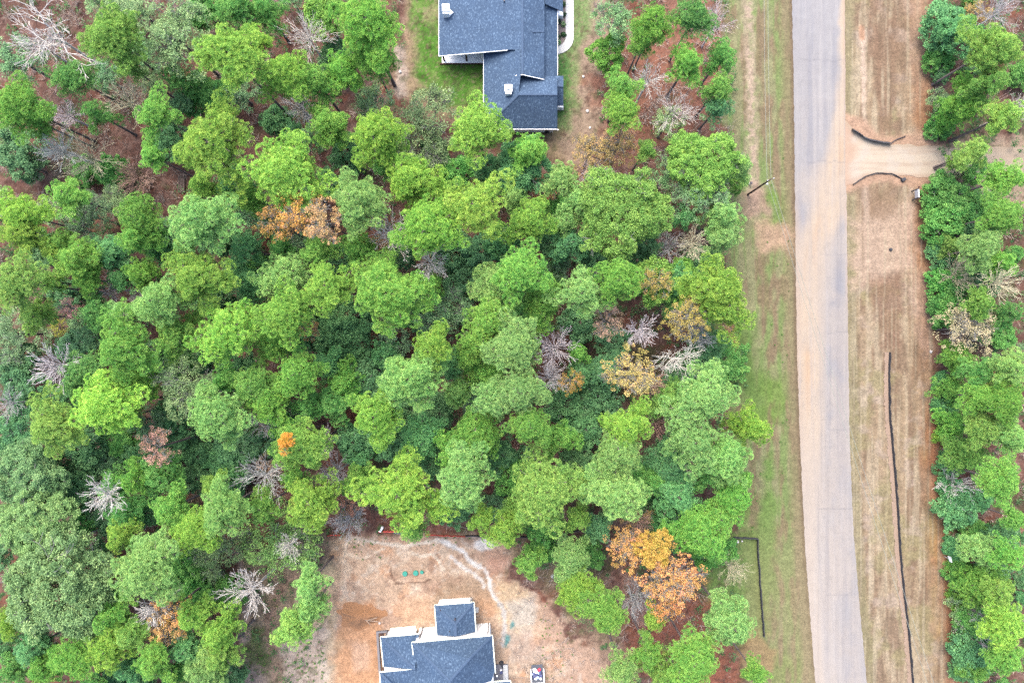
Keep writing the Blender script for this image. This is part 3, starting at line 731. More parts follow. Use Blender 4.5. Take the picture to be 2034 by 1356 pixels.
# ---------------------------------------------------------------- where every tree stands: x y radius tint [height], photo pixels
PINES = """
30 205 60 g,72 240 32 g,212 68 66 o,256 130 30 o,143 150 46 d,185 222 36 d,458 112 68 y 22,470 14 42 d,308 222 48 g,300 308 30 g,350 150 36 d,
413 282 80 y 20,456 362 36 t,38 425 48 y,130 388 40 g,272 432 46 g,395 437 65 l 20,525 18 36 d,725 42 70 g 21,735 112 46 g,560 146 50 y 18,505 78 32 y,
628 160 42 g,680 140 40 g,650 245 42 g,745 268 54 y 18,585 260 18 t,770 320 34 d,950 250 58 y 16,558 335 76 y 20,710 398 56 l 20,815 352 60 y,
942 405 68 y 20,848 450 62 y 20,1300 45 46 g,1274 84 30 g,1380 32 46 d 15,1435 110 36 d,1370 120 40 g,1430 172 32 g,1428 212 32 t,1240 170 42 g,1236 220 46 y,
1285 297 20 g,1115 356 34 l,1050 300 40 g,1475 330 26 l,1440 430 42 l,1052 440 46 y,1362 432 26 t,
1984 88 60 o 20,1925 195 50 g,1890 225 34 g,2000 228 40 o,1975 160 42 g,1940 298 36 o,1902 318 24 o,2004 352 42 g,1995 425 48 g,
40 465 46 y,115 486 34 g,146 515 42 o,215 502 44 t,270 470 40 g,310 496 27 t,28 560 54 o 19,95 558 32 o,66 625 34 o,165 552 32 g,275 542 30 g,240 552 28 t,
386 552 60 y 19,480 488 42 t,486 562 42 t,315 597 52 l 19,246 620 30 l,188 622 40 d,235 690 60 g 19,165 740 46 d,245 745 34 g,350 662 48 g,
446 660 62 y 19,290 757 32 g,195 808 62 y 19,98 846 54 o,246 826 32 o,503 768 50 g,425 830 62 l 19,355 720 30 d,
630 497 36 o,708 495 36 g,558 546 50 l,650 566 52 y 20,770 582 74 g 21,855 568 32 g,755 540 44 g,560 625 56 y 20,585 680 30 t,590 742 50 g,530 800 48 g,650 722 30 t,
745 828 56 y 19,660 802 40 d,600 890 54 o 18,835 870 44 t,945 868 56 g,860 686 40 y 21,810 752 64 l 21,965 640 50 o 19,990 562 52 l,935 705 42 g,
1130 482 40 t,1040 538 54 g 20,1076 602 44 g,1156 580 50 l 20,1226 556 46 g 20,1360 530 23 g,1435 582 68 y 19,1440 470 34 l,1150 700 22 g,1200 730 36 t,
1022 690 58 l 21,1030 780 52 l 21,1050 845 44 g 20,985 790 44 l 19,1405 788 60 l 19,1246 850 50 y 19,1495 850 40 y 14,1378 878 58 l,1440 905 46 l,1110 872 42 g,
1905 712 38 g,1950 745 38 d,2012 735 42 l,1895 775 34 g,1958 790 44 g,2005 800 46 g,1902 842 36 g,1960 852 44 o,2012 866 44 l,1862 866 22 y,1960 490 46 l,1897 488 26 g,1992 520 36 g,1955 600 32 g,
2010 620 34 d,1948 612 24 g,
265 955 38 g,312 945 40 d,335 1012 42 g,440 1012 50 l 18,388 1056 46 y,236 1066 32 y,285 1140 66 l 20,222 965 34 d,250 1020 34 d,300 1085 36 l,
378 1228 40 y,430 1262 40 y,366 1292 36 t,428 1310 36 o,212 1230 42 g,214 1290 46 y,252 1262 36 o,150 1312 46 g,60 1292 42 t,84 1330 36 g,14 1240 32 y,300 1320 40 g,400 1345 40 l,346 1340 34 d,252 1330 32 t,20 1336 30 d,
612 1000 56 y 17,716 915 22 t,795 985 80 y 19,820 1052 26 o,920 950 60 l 20,905 900 42 g,958 1030 30 y,1000 1055 34 y,610 1165 34 l,578 1250 40 o 13,612 1215 34 l 12,
1086 975 72 o 19,1226 985 60 l 20,1230 900 50 l 19,1460 990 46 g 14,1430 1030 34 g,1392 1062 56 g 15,1330 925 44 t 13,1348 985 48 t 13,1300 955 34 d 12,1450 930 40 l,1190 1045 30 t,1135 1110 44 l 13,1150 1170 44 y 13,1203 1218 46 g 16,1050 1120 34 g 10,
1300 1226 26 y,1455 1240 52 l 17,1380 1312 58 g 17,1290 1300 34 g,1236 1336 36 l,1502 1338 26 g,1320 1345 36 g,
1925 905 46 g,1992 955 50 g 18,1950 1092 38 l,1925 1140 36 g,2012 1105 36 g,1965 1172 48 g 18,1905 1195 30 g,2000 1250 56 y 19,1898 1272 32 g,2002 1312 40 g,1990 1180 34 o,1940 1240 32 d,1945 1335 32 g,2020 1030 28 g
"""
OAKS = """
345 70 72 w 14,25 112 46 s 9,32 300 46 k 6,165 424 48 s 9,640 22 42 o 10,1222 38 42 s 9,1208 98 34 g 6,845 245 78 w 9,740 205 42 w 9,690 300 36 k 6,862 292 26 k 4,1010 345 44 k 8,1040 330 50 t 11,
1240 418 86 o 17,1400 320 66 o 14,1390 385 52 s 13,1330 345 34 s 9,1876 42 44 t 8,1912 64 36 t 8,1866 112 28 d 5,1880 378 36 d 6,1886 438 42 d 6,1876 500 30 t 5,1872 560 30 d 5,1866 620 30 d 5,
1865 760 20 t 4,1870 815 24 t 4,1868 925 26 t 5,1872 980 28 t 5,1905 1010 40 t 6,2000 1070 34 k 5,1878 1212 32 w 7,1940 1300 42 t 7,1890 1330 30 k 5,1875 1090 24 t 4,1872 1140 26 d 4,1860 250 24 d 4,
20 662 58 s 8,40 870 54 t 10,365 772 62 w 15,275 836 36 s 9,680 655 62 k 8,880 620 52 s 10,600 640 40 k 8,770 872 44 k 9,1190 790 44 k 8,1125 795 44 k 8,1150 640 36 k 7,1215 680 34 k 7,1300 556 44 o 14,
45 945 66 s 13,62 1050 72 s 14,95 1182 104 s 16,420 1100 54 w 8,545 1082 74 l 8,1440 720 44 d 6,
215 342 32 d 4,820 620 38 k 6,905 500 44 k 7,930 560 40 k 7,960 500 36 k 8,1000 480 34 t 10,1290 940 34 k 8,1200 940 30 k 7,870 815 34 k 8,720 760 40 k 8,690 720 34 k 7,460 720 36 k 8,340 705 30 k 6,420 590 34 k 7,430 470 34 k 8,140 690 34 k 6,110 800 36 k 6,330 830 32 k 7,
160 890 40 k 8,110 950 34 k 7,210 1030 34 k 7,180 1250 30 k 7,450 1180 34 d 6,500 880 34 k 8,700 880 36 k 9,1160 850 36 k 8,1420 1090 40 d 6,1330 1060 34 t 8,1170 1100 30 d 5,1080 1090 32 d 4,
545 235 30 k 4,470 180 40 s 6,170 340 30 d 3,60 330 30 s 4,1330 240 34 w 8,1460 360 24 g 5,1100 480 36 k 9,1280 480 32 k 9,1180 520 30 k 8,40 775 40 k 7,35 720 34 k 6,540 440 30 k 7,500 430 34 s 7,800 500 30 k 7,
1960 545 36 k 7,1900 610 32 d 5,1925 560 30 d 6,1990 660 30 d 6,1905 400 40 d 5,1940 420 36 d 6,1950 455 30 k 6,1870 200 26 w 5,1940 335 24 d 4,1410 690 36 k 7,1390 720 34 k 7,1350 760 34 k 7,1330 900 30 k 8,1080 1040 36 d 8,860 920 30 k 8,1150 920 34 k 8,990 900 34 k 9,900 1010 34 k 8
"""
# bare trees: x y radius colour(w white, p purple, b brown, c cream, g grey) height kind(L large S small D dead snag)
BARES = """
70 45 92 w 14 D,80 90 50 p 7 L,155 302 62 c 8 L,105 290 40 w 10 S,120 222 32 p 6 S,256 346 40 b 5 S,240 195 52 c 10 L,605 65 54 w 12 L,590 206 38 g 9 S,1425 45 42 p 7 L,1293 148 36 w 11 S,1342 215 48 w 9 L,1183 348 33 p 8 S,
1990 20 50 g 9 L,775 466 46 w 14 S,205 570 34 p 8 S,90 727 52 p 13 S,12 802 36 g 10 L,850 518 40 w 13 S,522 835 32 w 10 S,460 776 26 g 9 S,1380 482 32 c 12 S,1335 490 34 g 8 S,
1272 656 35 p 14 S,1105 690 46 p 13 S,1096 752 34 p 12 S,1300 758 30 b 10 S,1345 712 46 w 14 D,1355 826 32 w 11 S,1306 850 26 b 9 S,1910 547 46 c 14 L,2000 560 40 c 13 S,1905 967 42 w 13 S,1918 1242 34 w 12 L,1960 1262 36 g 12 D,
190 988 42 w 14 S,150 1072 36 g 10 D,296 1216 36 w 13 S,480 1190 52 w 11 S,516 948 52 g 13 L,664 940 32 g 9 S,572 1086 28 w 9 S,1262 1200 36 g 4 S,1455 1130 36 c 5 L,690 1040 40 g 6 S,640 880 30 p 8 S,1385 668 36 g 9 S,270 590 26 g 8 S,1270 755 30 c 13 S,2026 215 26 w 9 S,1270 1040 26 b 9 S,1350 1060 30 g 8 S
"""
# autumn trees: x y radius r,g,b height size(O dense, T thin)
AUTUMNS = """
1172 302 42 212,186,122 9 T|1228 290 46 216,184,122 9 T|545 442 38 210,170,100 16 T|592 408 54 240,190,104 18 T|642 436 44 240,196,140 19 T|1078 372 32 224,160,112 7 T|1205 636 36 216,180,150 15 T|1362 636 50 208,188,108 17 T|1135 757 26 198,164,90 13 T|1262 742 54 220,200,122 18 T|
1306 560 32 196,176,104 16 T|1930 652 66 222,206,164 15 T|308 890 38 200,160,138 15 T|335 1215 38 228,184,112 14 T|325 1252 36 230,188,122 13 T|226 1130 22 210,156,112 9 O|569 874 15 250,184,84 21 O|567 892 13 246,180,84 20 T|1270 1042 34 194,168,116 9 T|1248 1090 50 232,186,114 15 T|1300 1090 36 226,192,100 16 O|1345 1148 62 236,182,114 17 T|1325 1205 36 236,176,108 14 T|
115 650 19 186,192,84 6 T|138 612 22 220,176,152 12 T|745 500 36 192,158,96 12 T|612 655 22 206,158,108 13 T|690 1000 30 194,150,122 8 T|480 690 20 190,146,116 11 T|530 925 24 180,152,120 8 T|390 675 20 180,146,108 11 T|1945 25 30 192,170,108 6 T
"""

BARECOL = {'w': (228, 223, 212), 'p': (220, 210, 210), 'b': (190, 156, 142), 'c': (214, 204, 172), 'g': (200, 197, 194)}
BNAME = {'w': 'white', 'p': 'pinkish grey', 'b': 'brown', 'c': 'cream', 'g': 'grey'}

TREES = []      # every tree placed so far, for labels
def add_tree(kind, name, group, px, py, rpx, h, crown_me, Rm, Dm, trunk_me, tr, col, look, cat, zr=1.0, barkcol=None):
    hc = h-0.5*Dm*.6
    if px > 1835:                         # trees of the far wood stand behind its mown edge
        eb = np.interp(py, [0, 300, 560, 860, 1000, 1150, 1356], [1848, 1852, 1856, 1866, 1878, 1892, 1908])
        px = max(px, eb-4+rpx*.8)
        hc = max(1.2, min(hc*.8, CAM_H*(1-(eb-1017)/(max(px-4, eb+4)-1017)))); h = hc+.3*Dm*rpx*PXM/Rm
    loc = P(px, py, hc); loc.z = 0.0
    Rw = rpx*PXM*(CAM_H-hc)/CAM_H
    s = Rw/Rm; sz = s*zr
    h = max(h, Dm*sz*.75)
    e = empty(name, (loc.x, loc.y, -0.05))
    c = bpy.data.objects.new("crown", crown_me); COL.objects.link(c); c.parent = e
    base = h-Dm*sz
    c.location = (0, 0, base+.05); c.scale = (s, s, sz)
    c.rotation_euler = (random.uniform(-.06, .06), random.uniform(-.06, .06), random.uniform(0, 6.283))
    c.color = (*col, 1)
    tk = bpy.data.objects.new("trunk", trunk_me); COL.objects.link(tk); tk.parent = e
    th = base+Dm*sz*tr
    k = max(.45, min(1.5, s*1.05))
    tk.scale = (k*.8, k*.8, max(.3, th)); tk.rotation_euler = (0, 0, random.uniform(0, 6.28)); tk.color = (*(barkcol or col), 1)
    e["category"] = cat; e["group"] = group
    TREES.append(dict(o=e, kind=kind, x=px, y=py, r=rpx, look=look, cat=cat, h=h))
    return e
def jcol(c, s=.07):
    k = math.exp(random.gauss(0, s)); return tuple(v*k*math.exp(random.gauss(0, s*.5)) for v in c)

for i, row in enumerate([t.split() for t in PINES.replace("\n", "").split(",") if t.strip()]):
    x, y, r = map(float, row[:3]); t = row[3]
    h = float(row[4]) if len(row) > 4 else 8.5+r*.15-(2.5 if t in 'td' else 0)+random.uniform(-.8, .8)
    big = r >= 44
    me = random.choice(PINE_BIG if big else PINE_SMALL)
    size = 'big' if r >= 58 else 'mid-sized' if r >= 38 else 'small'
    add_tree('pine', 'pine_tree', 'pine trees in the wood', x, y, r*(.98 if (x < 340 and y < 400) else 1.0 if x > 1190 and y < 240 else .98 if x > 1700 else 1.1), h, me, BIG if big else SMALL, 5.2 if big else 4.4, TRUNK_PINE, .9, jcol(leafcol(*TINT[t])),
             f"{size} {TNAME[t]} pine", 'pine tree', random.uniform(.72, .98))
for row in [t.split() for t in OAKS.replace("\n", "").split(",") if t.strip()]:
    x, y, r = map(float, row[:3]); t = row[3]; h = float(row[4])
    thin = (t in 'swk' or (t == 'l')) and not (t == 's' and r > 60); big = r >= 48
    me = random.choice((THIN_BIG if thin else OAK_BIG) if big else (THIN_SMALL if thin else OAK_SMALL))
    if t == 'k': me = random.choice(OAK_BIG if big else OAK_SMALL)
    Rm = (4.4 if thin and t != 'k' else 4.6) if big else (2.5 if thin and t != 'k' else 2.6)
    Dm = 3.7 if big else 2.6
    if r > 60 and t in 'so': me = OAK_HUGE[int(x) % 2]; Rm = 6.6; Dm = 4.6; t = 'h' if t == 's' else t
    low = h < 9.5
    size = 'big' if r >= 58 else 'mid-sized' if r >= 38 else 'small'
    nm = 'bush' if low else 'broadleaf tree'
    add_tree(nm, 'leafy_shrub' if low else 'broadleaf_tree', 'leafy shrubs under the pines' if low else 'broadleaf trees in the wood', x, y, r*1.1, h, me, Rm, Dm,
             TRUNK_BROAD, .5, jcol(leafcol(*TINT[t])), f"{size} {TNAME[t]} {nm}", 'shrub' if low else 'broadleaf tree', random.uniform(.8, 1.0) if low else 1.0)
for row in [t.split() for t in BARES.replace("\n", "").split(",") if t.strip()]:
    x, y, r = map(float, row[:3]); t = row[3]; h = float(row[4]); kd = row[5]
    me = random.choice({'L': BARE_BIG, 'S': BARE_SMALL, 'D': SNAG}[kd]); Rm = 2.2 if kd == 'S' else 3.6
    c = jcol(leafcol(*BARECOL[t], .78), .03)
    size = 'big' if r >= 46 else 'mid-sized' if r >= 34 else 'small'
    word = {'L': 'bare tree', 'S': 'bare tree', 'D': 'dead tree with crooked limbs'}[kd]
    e = add_tree('bare tree', 'bare_tree', 'bare trees in the wood', x, y, r*1.14, h+1.5, me, Rm, 3.9 if kd != 'S' else 3.2, TRUNK_BARE, .25, c, f"{size} {BNAME[t]} {word}", 'bare tree', .95)
for row in [t.split() for t in AUTUMNS.replace("\n", "").split("|") if t.strip()]:
    x, y, r = map(float, row[:3])
    rr_, gg_, bb_ = map(float, row[3].split(",")); h = float(row[4]); kd = row[5]
    big = r >= 40
    me = random.choice((OAK_BIG if big else OAK_SMALL) if kd == 'O' else (AUT_BIG if big else AUT_SMALL))
    Rm = (4.6 if big else 2.6) if kd == 'O' else (4.4 if big else 2.5)
    hue = 'golden' if gg_ > .79*rr_ else 'orange' if bb_ < 118 else 'rusty pink'
    add_tree('autumn tree', 'autumn_tree', 'autumn trees turning orange', x, y, r*1.06, h, me, Rm, 3.7 if big else 2.6, TRUNK_BROAD, .5, jcol(leafcol(rr_, gg_, bb_), .04),
             f"{hue} {'leafy' if kd == 'O' else 'thin-leaved'} tree", 'autumn tree')

# understory bushes fill the dark gaps between the crowns
OPEN = ((740, 1050, 50), (110, 150, 60), (150, 260, 80), (290, 370, 60), (60, 250, 40), (90, 170, 40), (255, 290, 60), (200, 335, 66), (60, 345, 76), (330, 365, 46), (545, 225, 56), (480, 240, 44), (650, 310, 40), (590, 75, 26), (330, 140, 30), (785, 180, 50), (695, 215, 26),
        (1330, 170, 60), (1340, 80, 56), (1400, 190, 50), (1310, 290, 60), (1240, 1230, 60), (1320, 1260, 50), (1270, 1180, 60), (1990, 640, 36), (2005, 1050, 60), (1990, 330, 60), (1870, 700, 30), (1075, 330, 40), (760, 1040, 20), (690, 1030, 30),
        (1900, 830, 24), (1890, 870, 20), (1930, 770, 20), (1880, 1190, 24), (480, 1230, 60), (1250, 330, 40))
def wood(px, py):
    if px > 1700: return px > np.interp(py, [0, 300, 560, 860, 1000, 1150, 1356], [1862, 1868, 1870, 1884, 1892, 1906, 1920]) and not 255 < py < 375
    if py < 250: e = 780
    elif py < 330: e = 900
    else: e = 1440 if py < 560 else 1420
    if py > 1050: e = 470
    return px < e
def understory():
    rr = random.Random(33); cov = np.zeros((180, 270), bool); yy, xx = np.mgrid[0:180, 0:270]*8.0
    def mark(x, y, r): cov[np.hypot(xx-x-30*0, yy-y) < r] = True
    for t in TREES: mark(t["x"], t["y"], t["r"]*(.95 if t["cat"] != 'bare tree' else 1.0))
    for x, y, r in OPEN: mark(x, y, r)
    n = npine = 0
    for i in range(6000):
        x, y = rr.uniform(-10, 2040), rr.uniform(-10, 1366)
        r = rr.uniform(20, 42)
        if not wood(x, y) or cov[min(179, max(0, int(y/8))), min(269, max(0, int(x/8)))]: continue
        if x > 1700 and rr.random() < .45: continue
        if 380 < x < 1420 and 330 < y < 1040 and rr.random() < .5 and npine < 70:
            t = rr.choice('gdtlgo'); r = rr.uniform(26, 40); npine += 1
            add_tree('pine', 'pine_tree', 'pine trees in the wood', x, y, r*1.1, rr.uniform(11, 14.5), rr.choice(PINE_SMALL), SMALL, 4.4, TRUNK_PINE, .9, jcol(leafcol(*TINT[t])), f"{'mid-sized' if r >= 38 else 'small'} {TNAME[t]} pine", 'pine tree', .9)
            mark(x, y, r*.9); continue
        if x > 1700: r *= .7
        t = rr.choice('kkkktsdd') if x > 330 or y > 420 else rr.choice('sww')
        big = r >= 38; h = rr.uniform(4.5, 8.5) if x < 1700 else rr.uniform(2.5, 4.5)
        thin = t in 'sw'
        me = rr.choice((THIN_BIG if thin else OAK_BIG) if big else (THIN_SMALL if thin else OAK_SMALL))
        Rm = (4.4 if thin else 4.6) if big else (2.5 if thin else 2.6)
        size = 'mid-sized' if r >= 34 else 'small'
        add_tree('bush', 'leafy_shrub', 'leafy shrubs under the pines', x, y, r*1.1, h, me, Rm, 3.7 if big else 2.6, TRUNK_BROAD, .5, jcol(leafcol(*TINT[t])), f"{size} {TNAME[t]} bush", 'shrub', .85)
        mark(x, y, r*.9); n += 1
        if n >= 150: break
    print("understory", n, npine)
understory()

# ---------------------------------------------------------------- undergrowth: low leafy cover nobody could count
def undergrowth():
    r = np.random.default_rng(77); g = Geo(); n = 5200
    px = r.uniform(-30, 2070, n*3); py = r.uniform(-30, 1390, n*3)
    east = px > 1850+np.interp(py, [0, 700, 1000, 1356], [0, 6, 16, 46])+6
    west = px < np.interp(py, [0, 330, 420, 560, 700, 800, 1000, 1060, 1061], [790, 830, 1470, 1440, 1490, 1480, 1480, 1460, 470])
    west |= (px > 1190) & (px < 1460) & (py < 420) & (r.random(len(px)) < .35)
    west |= (px < 470) & (py > 1050); west |= (px > 480) & (px < 640) & (py > 1060) & (r.random(len(px)) < .4)
    west |= (px > 1020) & (px < 1470) & (py > 1070) & (px > 1020+(py-1070)*.8) & (r.random(len(px)) < .5)
    bare = np.zeros(len(px), bool)
    for cx, cy, cr in ((90, 170, 40), (255, 290, 66), (200, 335, 70), (60, 345, 80), (330, 365, 50), (545, 225, 60), (480, 235, 50), (650, 310, 44), (590, 75, 26), (330, 140, 30), (785, 180, 40), (695, 215, 26),
                       (1330, 170, 60), (1340, 80, 50), (1400, 190, 40), (1310, 290, 40), (1240, 1230, 50), (1320, 1260, 50), (1990, 640, 40), (2005, 1050, 60), (1990, 330, 50), (1870, 700, 40), (990, 280, 70), (900, 200, 70)):
        bare |= np.hypot(px-cx, py-cy) < cr*r.uniform(.7, 1.1, len(px))
    keep = (east | west) & (~bare | (r.random(len(px)) < .12)) & (vnoise(px, py, 45, seed=91, octaves=2) > .36)
    px, py = px[keep][:n], py[keep][:n]; n = len(px)
    hz = r.uniform(.2, 1.6, n); x = (px-1017)*PXM*(1-hz/CAM_H); y = -(py-678)*PXM*(1-hz/CAM_H)
    per = 26
    c = np.stack([x, y, hz], 1); u = unit(r.normal(0, 1, (n, per, 3)))*r.uniform(.2, 1, (n, per, 1)); u[..., 2] *= .6
    rad = r.uniform(.35, .9, n)
    pos = (c[:, None]+u*rad[:, None, None]).reshape(-1, 3); pos[:, 2] = np.maximum(pos[:, 2], .05)
    leaf_quads(g, pos, r, .24, .8, np.clip(np.repeat(r.normal(.5, .2, n), per)+r.normal(0, .12, n*per), 0, 1))
    o = link("undergrowth", g.mesh("undergrowth", [M_BROAD])); o.color = (*leafcol(96, 134, 86), 1)
    tag(o, "low leafy undergrowth covering the ground between the trunks", "undergrowth", kind="stuff")
undergrowth()

def brush():
    """dead twigs and dry stalks standing over the litter"""
    r = np.random.default_rng(79); px = r.uniform(-20, 2060, 14000); py = r.uniform(-20, 1380, 14000)
    keep = ((px < 340) & (py < 430)) | ((px < 800) & (py < 330) & (r.random(14000) < .5)) | ((px < 1440) & (py > 330) & (py < 1050) & (r.random(14000) < .35)) | ((px > 1180) & (px < 1450) & (py < 420)) | ((px > 1880) & (r.random(14000) < .6)) | ((px > 1020) & (px < 1400) & (py > 1070) & (r.random(14000) < .5)) | ((px < 470) & (py > 1000) & (r.random(14000) < .3))
    keep &= vnoise(px, py, 30, seed=93, octaves=2) > .42
    keep &= ~((px > 1700) & (px < 1850+np.interp(py, [0, 700, 1000, 1356], [10, 16, 28, 56]))) & ~((px > 1660) & (py > 250) & (py < 375))
    px, py = px[keep], py[keep]; n = len(px); segs = []
    x = (px-1017)*PXM; y = -(py-678)*PXM
    for i in range(n):
        m = int(r.integers(4, 10)); hh = r.uniform(.3, 1.5)
        for k in range(m):
            az = r.uniform(0, 6.28); q0 = np.array([x[i]+r.normal(0, .1), y[i]+r.normal(0, .1), 0]); l = hh*r.uniform(.5, 1.1)
            q1 = q0+np.array([math.cos(az)*l*.5, math.sin(az)*l*.5, l*.6]); q2 = q1+np.array([math.cos(az+r.normal(0, .6))*l*.5, math.sin(az+r.normal(0, .6))*l*.5, l*.3])
            segs.append([*q0, *q1, .022, .017]); segs.append([*q1, *q2, .017, .012])
    g = Geo(); g.tubes(segs, 3); o = link("dry_brush", g.mesh("dry_brush", [M_BAREBARK])); o.color = (*leafcol(206, 188, 174, .85), 1)
    tag(o, "dry grey-brown brush and stalks standing over the needle litter", "brush", kind="stuff")
brush()

def weeds():
    """small weed clumps dotted over the sand and the plot edge"""
    r = np.random.default_rng(78); g = Geo(); pts = []
    for x0, x1, y0, y1, n in ((565, 650, 1270, 1356, 90), (490, 540, 1250, 1340, 70), (700, 1000, 1064, 1082, 26), (1060, 1150, 1180, 1350, 40), (640, 760, 1075, 1110, 14), (480, 650, 1180, 1280, 50), (1440, 1520, 850, 1060, 30), (1520, 1570, 300, 1000, 30), (1200, 1300, 240, 330, 24)):
        pts.append(np.stack([r.uniform(x0, x1, n), r.uniform(y0, y1, n)], 1))
    p = np.concatenate(pts); n = len(p); per = 16
    c = np.stack([(p[:, 0]-1017)*PXM, -(p[:, 1]-678)*PXM, np.full(n, .02)], 1)
    az = r.uniform(0, 6.28, (n, per)); d = np.stack([np.cos(az)*.8, np.sin(az)*.8, r.uniform(.2, .9, (n, per))], -1).reshape(-1, 3)
    L = np.repeat(r.uniform(.08, .24, n), per)[:, None]; q = np.repeat(c, per, 0); s = np.cross(d, [0, 0, 1.0])*.03
    g.quads(np.stack([q-s, q+s, q+d*L+s*.3, q+d*L-s*.3], 1), np.clip(r.normal(.5, .2, n*per), 0, 1))
    o = link("weeds", g.mesh("weeds", [M_BROAD])); o.color = (*leafcol(104, 140, 74), 1)
    tag(o, "small green weed clumps scattered over the bare sand", "weeds", kind="stuff")
weeds()
# ---------------------------------------------------------------- houses
def ridge_cap(mb, a, b, w=.13, lift=.02):
    a, b = Vector(a), Vector(b); d = (b-a).normalized(); s = d.cross(Vector((0, 0, 1))).normalized()*w
    up = Vector((0, 0, lift))
    mb.poly([a-s+up*.2, b-s+up*.2, b+up*1.6, a+up*1.6]); mb.poly([a+up*1.6, b+up*1.6, b+s+up*.2, a+s+up*.2])
def inset(pts, d):
    c = sum((Vector((p[0], p[1], 0)) for p in pts), Vector())/len(pts)
    n = len(pts); out = []
    area = sum(pts[i][0]*pts[(i+1) % n][1]-pts[(i+1) % n][0]*pts[i][1] for i in range(n)); sg = 1 if area > 0 else -1
    for i in range(n):
        p0, p1, p2 = [Vector((pts[k][0], pts[k][1])) for k in ((i-1) % n, i, (i+1) % n)]
        e1 = (p1-p0).normalized(); e2 = (p2-p1).normalized()
        n1 = Vector((-e1.y, e1.x))*sg; n2 = Vector((-e2.y, e2.x))*sg
        m = (n1+n2); m = m/max(.3, m.dot(n1)); out.append(p1+m*d)
    return out
def walls(mb, pts, h, d=.45): mb.prism(inset(pts, d), -.1, h-.12); return mb
def fascia(mb, a, b, t=.1, drop=.2):
    """board along an eave or rake, just outside the roof edge"""
    a, b = Vector(a), Vector(b); d = (b-a).normalized(); s = d.cross(Vector((0, 0, 1))).normalized()*t
    mb.slab([a-s*.5+Vector((0, 0, .02)), b-s*.5+Vector((0, 0, .02)), b+s*.5+Vector((0, 0, .02)), a+s*.5+Vector((0, 0, .02))], drop)

# upper house: slate roof with a big rear slope, a south wing and an upper gable
H1 = empty("brick_house", P(1010, 60)); tag(H1, "occupied house with blue-grey shingle roof, two white chimneys and green lawn", "house", "houses beside the road")
bpy.context.view_layer.update()
E = 3.0
rear = MB().slab([P(872, -110, E), P(872, 111.5, E), P(1011, 99, 5.28), P(1038, 99, 5.72), P(1038, -110, 5.72)], .16); rear.build("roof", M_SHINGLE, H1)
mb = MB().slab([P(1038, -110, 5.70), P(1038, 148, 5.70), P(1081, 157.5, 4.55), P(1082, -110, 4.55)], .14)
mb.slab([P(1023, 150, 5.3), P(1037.9, 147.5, 5.69), P(1037.9, 90, 5.69), P(1023, 90, 5.46)], .05)
mb.build("upper_gable_roof", M_SHINGLE, H1)
mb = MB().slab([P(1070, -110, 4.25), P(1070, 160, 4.25), P(1107, 160, E), P(1107, 22, E), P(1107, -110, E)], .14)
mb.build("front_roof", M_SHINGLE, H1)
mb = MB()
mb.slab([P(961, 104.5, E), P(961, 256, E), P(1030, 188, 5.6), P(1034, 150, 5.66), P(1034, 98, 5.66)], .14)
mb.slab([P(961, 256, E), P(1107, 256, E), P(1107, 188, 5.6), P(1030, 188, 5.6)], .14)
mb.slab([P(1030, 188, 5.59), P(1107, 188, 5.59), P(1107, 152, 4.0), P(1020, 148, 4.0)], .14)
mb.build("wing_roof", M_SHINGLE, H1)
mb = MB(); mb.slab([P(1104, 171, 4.05), P(1119, 171, 4.05), P(1119, 210, 2.7), P(1104, 210, 2.7)], .12); mb.slab([P(1104, 151, 3.4), P(1119, 151, 3.4), P(1119, 171, 4.05), P(1104, 171, 4.05)], .12)
mb.build("side_bay_roof", M_SHINGLE, H1)
mb = MB(); mb.slab([P(1083, -110, 4.6), P(1083, 8, 4.6), P(1118, 23.5, 2.9), P(1118, -110, 2.9)], .12); mb.build("entry_roof", M_SHINGLE, H1)
mb = MB()
for a, b in (((1030, 188, 5.6), (1107, 188, 5.6)), ((1030, 188, 5.6), (961, 256, 3.0)), ((1038, -110, 5.73), (1038, 147, 5.73)), ((1104, 171, 4.06), (1119, 171, 4.06)), ((1057, 63, 5.3), (1081, 63, 4.6))):
    ridge_cap(mb, P(*a), P(*b))
mb.build("ridge_cap", M_RIDGE, H1)
mb = MB()
for a, b in (((1023, 150.6, 5.28), (1037.5, 148.6, 5.68)), ((1037.5, 148.6, 5.68), (1081, 158.3, 4.53)), ((871.5, -110, 2.98), (871.5, 112, 2.98)), ((871.5, 112, 2.98), (1008, 100, 5.2)),
             ((960.3, 106, 2.98), (960.3, 256.5, 2.98)), ((960.3, 256.8, 2.96), (1107.5, 256.8, 2.96)), ((1107.6, 24, 2.98), (1107.6, 150, 2.98))):
    fascia(mb, P(*a), P(*b), .06, .16)
mb.build("white_fascia", M_WHITE, H1)
mb = MB(); walls(mb, [P(1000, -110, E), P(1000, 111, E), P(961, 111, E), P(961, 256, E), P(1107, 256, E), P(1107, -110, E)], E)
walls(mb, [P(872, -110, E), P(872, 84, E), P(1005, 84, E), P(1005, -110, E)], E)
mb.build("wall", M_WHITE, H1)
# upper gable wall and the step wall between the two roof heights
mb = MB(); mb.poly([P(1025, 151, 4.0), P(1078, 151, 4.0), P(1078, 156.6, 4.5), P(1038, 149, 5.6), P(1025, 150.6, 5.2)]); mb.poly([P(963, 104.5, 3.0), P(963, 104, 4.3), P(1026, 98.6, 5.4), P(1026, 98.6, 5.1)])
mb.build("gable_wall", M_BED, H1)
